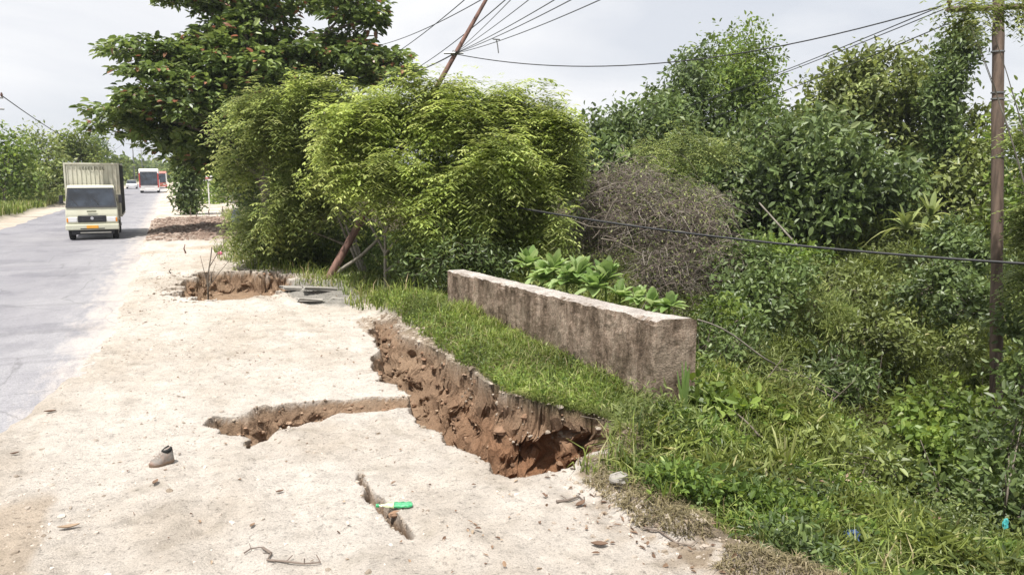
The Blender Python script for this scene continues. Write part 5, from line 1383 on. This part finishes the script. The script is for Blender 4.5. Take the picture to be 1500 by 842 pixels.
# ------------------------------------------------------------------ things on the ground
def shoe():
    b = W(240, 678, z=.04); b[2] = float(hz(b[0], b[1])[0])
    root = empty('shoe', b, 'worn grey-white canvas shoe with a black mouth lying alone on the sand', 'shoe', rz=R(212))
    root.scale = (1.05, 1.5, 1.12)
    # toe towards +x
    def outline(t, k=1.0):
        pass
    n = 28; L = .20
    xs_ = np.linspace(-.085, .125, 15)
    hw_ = np.interp(xs_, [-.085, -.075, -.04, 0, .05, .09, .115, .125], [.012, .028, .035, .033, .043, .040, .022, .006])
    top_ = np.interp(xs_, [-.085, -.07, -.04, 0, .03, .06, .1, .125], [.10, .125, .118, .105, .085, .062, .048, .03])
    M = NM(); V = []
    th = np.linspace(0, 2 * math.pi, 20, endpoint=False)
    for x, w, h in zip(xs_, hw_, top_):
        for a in th:
            y = w * np.sign(math.cos(a)) * abs(math.cos(a)) ** .75
            if math.sin(a) >= 0: z = .02 + (h - .02) * abs(math.sin(a)) ** .8; y *= (1 - .35 * abs(math.sin(a)) ** 2)
            else: z = .02 * (1 - abs(math.sin(a)) ** .6)
            V.append((x + .003 * math.sin(a * 5 + x * 90), y, z + .003 * math.sin(x * 150 + a * 3)))
    V = np.array(V); i, j = np.meshgrid(np.arange(14), np.arange(20), indexing='ij'); j2 = (j + 1) % 20
    M.add(V, np.stack([i * 20 + j, (i + 1) * 20 + j, (i + 1) * 20 + j2, i * 20 + j2], -1).reshape(-1, 4))
    for e in (0, 14):
        M.add(V[e * 20:(e + 1) * 20], [[0, 1, 2, 3], [0, 3, 4, 5], [0, 5, 6, 7], [0, 7, 8, 9], [0, 9, 10, 11], [0, 11, 12, 13], [0, 13, 14, 15], [0, 15, 16, 17], [0, 17, 18, 19]])
    M.build('upper', simple('dirty_canvas', (.20, .185, .165), .9, 0, .2, 30, .01, dirt=(.25, .15, .11), dirt_amt=.8), root, smooth=True)
    # sole
    M = NM(); V = []
    xs2 = np.linspace(-.09, .13, 15); hw2 = np.interp(xs2, [-.09, -.08, -.04, 0, .05, .09, .12, .13], [.01, .03, .038, .035, .046, .043, .026, .006])
    for x, w in zip(xs2, hw2):
        V += [(x, -w, 0), (x, -w, .02), (x, w, .02), (x, w, 0)]
    i, j = np.meshgrid(np.arange(14), np.arange(4), indexing='ij'); j2 = (j + 1) % 4
    M.add(V, np.stack([i * 4 + j, (i + 1) * 4 + j, (i + 1) * 4 + j2, i * 4 + j2], -1).reshape(-1, 4))
    M.add(V[:4], [[0, 1, 2, 3]]); M.add(V[-4:], [[3, 2, 1, 0]])
    M.build('sole', simple('brown_sole', (.16, .11, .075), .8, 0, .2, 20), root)
    # mouth: dark lining plug proud of the upper with raised collar
    M = NM(); V = []
    for k_ in range(16):
        a = k_ * 2 * math.pi / 16; x = -.035 + .047 * math.cos(a); y = .027 * math.sin(a)
        h = float(np.interp(x, xs_, top_))
        V.append((x, y * 1.0, h + .012 - .02 * abs(math.sin(a)))); V.append((x * .8 - .008, y * .72, h + .016 - .012 * abs(math.sin(a)))); V.append((x * .6 - .016, y * .45, h - .005))
    i = np.arange(16); i2 = (i + 1) % 16
    f = np.concatenate([np.stack([i * 3, i2 * 3, i2 * 3 + 1, i * 3 + 1], 1), np.stack([i * 3 + 1, i2 * 3 + 1, i2 * 3 + 2, i * 3 + 2], 1)])
    V = np.array(V); V2 = V.copy(); V2[0::3, 2] -= .022
    M.add(V, f); c0 = np.vstack([V[2::3], V[2::3].mean(0)]); M.add(c0, [[16, k_, (k_ + 1) % 16, (k_ + 2) % 16] for k_ in range(0, 16, 2)])
    M.add(np.vstack([V[0::3], V2[0::3]]), [[k_, (k_ + 1) % 16, 16 + (k_ + 1) % 16, 16 + k_] for k_ in range(16)])
    M.build('collar', simple('black_lining', (.008, .008, .008), .9), root, smooth=True)
    M = NM()
    for k_ in range(3):
        x = .025 + k_ * .018; h = float(np.interp(x, xs_, top_)); tube(M, np.array([[x, -.02, h - .006], [x, 0, h + .004], [x + .004, .02, h - .006]]), .0035, 5)
    M.build('lace', simple('grey_lace', (.3, .28, .25), .9), root)


shoe()


def bottle():
    b = W(580, 742, z=.06); b[2] = .055
    root = empty('plastic_bottle', b, 'flattened translucent green plastic bottle lying across the thin crack', 'bottle', rz=-YAW + R(4))
    GP = simple('green_plastic', (.03, .36, .13), .35, 0, .3, 25, .01, trans=.25); CP = simple('clear_plastic', (.62, .68, .42), .15, 0, .15, 12, .01, trans=.35)
    def part(x0, x1, rr, mat, name):
        M = NM(); k_ = 9; xs_ = np.linspace(x0, x1, k_); V = []
        for x in xs_:
            r_ = np.interp(x, [-.13, -.12, -.10, -.06, .10, .125, .13], [.010, .012, .014, .036, .036, .034, .02])
            for a in np.linspace(0, 2 * math.pi, 14, endpoint=False):
                V.append((x, 1.15 * r_ * math.cos(a), .02 + .55 * r_ * math.sin(a) + .004 * math.sin(x * 120 + a * 2)))
        i, j = np.meshgrid(np.arange(k_ - 1), np.arange(14), indexing='ij'); j2 = (j + 1) % 14
        M.add(V, np.stack([i * 14 + j, (i + 1) * 14 + j, (i + 1) * 14 + j2, i * 14 + j2], -1).reshape(-1, 4))
        for e in (0, k_ - 1): M.add(V[e * 14:(e + 1) * 14], [[0, 1, 2, 3], [0, 3, 4, 5], [0, 5, 6, 7], [0, 7, 8, 9], [0, 9, 10, 11], [0, 11, 12, 13]])
        M.build(name, mat, root, smooth=True)
    part(-.13, -.015, 0, CP, 'clear_neck'); part(-.012, .13, 0, GP, 'green_body')
    M = NM(); tube(M, np.array([[-.155, 0, .02], [-.13, 0, .02]]), .015, 12); M.build('cap', GP, root)


bottle()


def crumple(name, lab, px, py, z, size, mat, cat, d=None, k_=.35):
    b = W(px, py, z=z) if d is None else W(px, py, d=d)
    if d is None: b[2] = float(hz(b[0], b[1])[0])
    n = 16; u = np.linspace(0, math.pi, n // 2 + 2); v = np.linspace(0, 2 * math.pi, n, endpoint=False)
    V = []
    for a in u:
        for c2 in v:
            p_ = np.array([math.sin(a) * math.cos(c2), math.sin(a) * math.sin(c2), math.cos(a)])
            r_ = 1 + k_ * 2 * float(fbm(p_[0] * 2.3 + px, p_[1] * 2.3, p_[2] * 2.3, o=3)); V.append(p_ * r_ * np.array(size) + [0, 0, size[2] * .8])
    M = NM(); i, j = np.meshgrid(np.arange(len(u) - 1), np.arange(n), indexing='ij'); j2 = (j + 1) % n
    M.add(V, np.stack([i * n + j, (i + 1) * n + j, (i + 1) * n + j2, i * n + j2], -1).reshape(-1, 4))
    o = M.build(name, mat); o.location = tuple(b); return tag(o, lab, cat)


crumple('plastic_bag', 'white and pale blue plastic bag snagged by the pale post', 347, 334, 0, (.22, .15, .42), simple('white_blue_plastic', (.62, .68, .80), .4, 0, .15, 6, .01), 'bag')
o = crumple('blue_rag', 'dark blue rag half sunk in the grass at the bottom edge', 1242, 826, -.45, (.08, .06, .06), simple('dark_blue_cloth', (.05, .09, .18), .8, 0, .3, 20), 'rag'); o.location.z += .12
crumple('turquoise_wrapper', 'turquoise plastic scrap caught in the dark bush at the right edge', 1472, 772, 0, (.03, .02, .05), simple('turquoise_plastic', (.08, .45, .45), .4, 0, .3, 20), 'wrapper', d=7.2)
crumple('pink_wrapper', 'tiny pink wrapper at the grass edge left of the hole rim', 322, 374, 0, (.08, .06, .06), simple('pink_plastic', (.6, .15, .25), .4), 'wrapper')


def deadleaf(lab, px, py, L, w, a, t):
    b = W(px, py, z=.02); b[2] = float(hz(b[0], b[1])[0]) + .012
    M = NM()
    for k_, off in ((0, 0.), (1, .003)):
        seg = 6; tt = np.linspace(0, 1, seg); V = []
        for x in tt:
            ww = w * math.sin(math.pi * (.05 + .9 * x)) * .5; zz = .25 * L * (x - .5) ** 2 * 2 + off
            V += [(x * L - L / 2, -ww, zz + ww * .6), (x * L - L / 2, 0, zz), (x * L - L / 2, ww, zz + ww * .6)]
        q = np.arange(seg - 1)[:, None] * 3
        M.add(V, np.concatenate([q + [[0, 1, 4, 3]], q + [[1, 2, 5, 4]]], 0), t)
    o = M.build('dead_leaf', L_LIT); o.location = tuple(b); o.rotation_euler = (0, 0, a); tag(o, lab, 'leaf', 'fallen leaves on the sand')


for a in (('curled pale brown leaf on the sand near the bottom left', 101, 776, .15, .05, 0, .75), ('brown bent leaf on the sand below the shoe', 228, 712, .10, .04, 1.2, .4), ('dark brown leaf near the road edge at the left', 74, 609, .12, .05, 0, .15),
          ('small dark leaf at the left rim of the sand', 22, 668, .08, .03, .4, .1), ('reddish curled leaf right of the thin crack, near the washout lip', 850, 745, .13, .05, .5, .25), ('brown leaf heap scrap lower right on the sand', 878, 803, .12, .06, -.5, .2),
          ('small grey leaf on the sand between shoe and bottle', 370, 775, .06, .03, .9, .5), ('dark leaf left of the thin crack top', 410, 722, .07, .03, .2, .2)):
    deadleaf(*a)


def twig(lab, pts, r):
    P = np.array([W(px, py, z=.0) for px, py in pts]); P[:, 2] = hz(P[:, 0], P[:, 1]) + .018
    b = P[0].copy(); M = NM(); tube(M, P - b, np.linspace(r, r * .5, len(P)), 6)
    for i in range(1, len(P)):
        q = P[i] - b; e_ = q + rdir(1)[0] * [.09, .09, .02] + [0, 0, .02]; tube(M, np.array([q, e_]), r * .4, 5)
    o = M.build('dry_twig', L_DRY); o.location = tuple(b); tag(o, lab, 'twig', 'dry twigs on the sand')


twig('crooked dry twig lying at the bottom edge of the sand', [(385, 812), (398, 822), (392, 832), (420, 834), (446, 838), (470, 834)], .010)
twig('short looped dry twig just above the crooked one at the bottom', [(358, 818), (368, 812), (385, 811), (394, 818)], .006)
twig('dry twig beside the clod line right of the washout', [(815, 745), (832, 742), (848, 735), (856, 742)], .012)
twig('long dry twig near the lower right rim of the shoulder', [(940, 778), (965, 785), (990, 800), (1012, 806)], .009)
# flat stones of broken surfacing by the hole
STN = simple('grey_stone', (.30, .28, .25), .9, 0, .2, 8, .02)
for i, (px, py, sx, sy, a, lab) in enumerate([(430, 424, .55, .3, .2, 'flat grey slab of broken surfacing right of the hole, leftmost'), (468, 430, .7, .28, .1, 'flat grey slab of broken surfacing right of the hole, middle and largest'), (500, 438, .45, .25, -.3, 'flat grey slab of broken surfacing nearest the grass'),
                                              (455, 442, .5, .2, 0, 'thin grey slab of broken surfacing lying in front of the others')]):
    b = W(px, py, z=.03); b[2] = float(hz(b[0], b[1])[0])
    bm_ = BM(); bm_.box((0, 0, .03), (sx, sy, .05), .015, rot=(R(6), 'Y'))
    for v in bm_.b.verts: v.co += Vector((rng.normal() * .02, rng.normal() * .02, rng.normal() * .008))
    o = bm_.build('stone_slab', STN); o.location = tuple(b); o.rotation_euler = (0, 0, a); tag(o, lab, 'stone slab', 'broken slabs right of the hole')
# pale stones by the parapet end and in the hollow
for px, py, z_, s_, lab in ((1300, 762, -.9, .09, 'pale stone half buried in weeds low on the near slope'), (1235, 760, -.8, .07, 'smaller pale stone among brown litter on the near slope'), (905, 728, 0, .08, 'sandy lump of earth at the brink beside the washout end')):
    o = crumple('stone', lab, px, py, z_, (s_, s_ * .8, s_ * .6), STN, 'stone', k_=.2); o.location.z += .14 if z_ < 0 else 0

# ------------------------------------------------------------------ air
hb = BM().box((100, 600, 5.5), (2400, 1500, 20)); ho = None
hm, n_, l_, out_ = nt('haze'); pv = n_.new('ShaderNodeVolumePrincipled'); pv.inputs['Density'].default_value = .0003; pv.inputs['Color'].default_value = (.86, .92, 1, 1); pv.inputs['Anisotropy'].default_value = .2
l_.new(pv.outputs[0], out_.inputs['Volume'])
ho = hb.build('haze', hm); tag(ho, kind='stuff', label='thin pale haze in the distance', cat='haze')
# ------------------------------------------------------------------ sky, sun, camera
w = bpy.data.worlds.new('World'); S.world = w; w.use_nodes = True
n = w.node_tree.nodes; l = w.node_tree.links; n.clear()
out = n.new('ShaderNodeOutputWorld'); bg = n.new('ShaderNodeBackground'); bg.inputs['Strength'].default_value = .1
SUN_EL, SUN_AZ = 69, 232          # azimuth clockwise from +Y: behind and left of the camera
sky = n.new('ShaderNodeTexSky'); sky.sky_type = 'NISHITA'; sky.sun_disc = False; sky.sun_elevation = R(SUN_EL); sky.sun_rotation = R(SUN_AZ); sky.dust_density = 2.0
tc = n.new('ShaderNodeTexCoord'); mp = n.new('ShaderNodeMapping'); mp.inputs['Scale'].default_value = (1, 1, 3.2); l.new(tc.outputs['Generated'], mp.inputs[0])
no = n.new('ShaderNodeTexNoise'); no.inputs['Scale'].default_value = 2.2; no.inputs['Detail'].default_value = 7; no.inputs['Roughness'].default_value = .5; no.inputs['Distortion'].default_value = .4
l.new(mp.outputs[0], no.inputs['Vector'])
rc = ramp(n, [(.72, .75, .81), (.86, .875, .91), (1.0, 1.0, 1.0)], [.36, .5, .64]); l.new(no.outputs[0], rc.inputs[0])
sc_ = n.new('ShaderNodeVectorMath'); sc_.operation = 'SCALE'; sc_.inputs['Scale'].default_value = 7.8; l.new(rc.outputs[0], sc_.inputs[0])
no2 = n.new('ShaderNodeTexNoise'); no2.inputs['Scale'].default_value = 1.3; no2.inputs['Detail'].default_value = 5; l.new(mp.outputs[0], no2.inputs['Vector'])
rf = ramp(n, [(.80,) * 3, (1,) * 3], [.35, .6]); l.new(no2.outputs[0], rf.inputs[0])
mx = n.new('ShaderNodeMixRGB'); l.new(rf.outputs[0], mx.inputs[0]); l.new(sky.outputs[0], mx.inputs[1]); l.new(sc_.outputs[0], mx.inputs[2])
l.new(mx.outputs[0], bg.inputs[0]); l.new(bg.outputs[0], out.inputs[0])
sd = bpy.data.lights.new('sun', 'SUN'); sd.energy = 5.0; sd.angle = R(1.5); sd.color = (1, .96, .90)
so = bpy.data.objects.new('sun', sd); COL.objects.link(so)
sv = Vector((math.sin(R(SUN_AZ)) * math.cos(R(SUN_EL)), math.cos(R(SUN_AZ)) * math.cos(R(SUN_EL)), math.sin(R(SUN_EL))))
so.rotation_euler = sv.to_track_quat('Z', 'Y').to_euler(); so.location = sv * 60

cam = bpy.data.cameras.new('camera'); co = bpy.data.objects.new('camera', cam); COL.objects.link(co)
cam.sensor_width = 36; cam.lens = 36 * F / 1500; cam.clip_end = 6000; cam.clip_start = .05
co.location = (0, 0, CZ)
co.rotation_euler = Matrix(((rv[0], uv[0], -fv[0]), (rv[1], uv[1], -fv[1]), (rv[2], uv[2], -fv[2]))).to_euler()
S.camera = co
S.view_settings.view_transform = 'Standard'; S.view_settings.look = 'None'; S.view_settings.exposure = 0.45; S.view_settings.gamma = 1
S.cycles.use_denoising = True
S.cycles.max_bounces = 5; S.cycles.diffuse_bounces = 3; S.cycles.transparent_max_bounces = 4; S.cycles.transmission_bounces = 3; S.cycles.glossy_bounces = 2
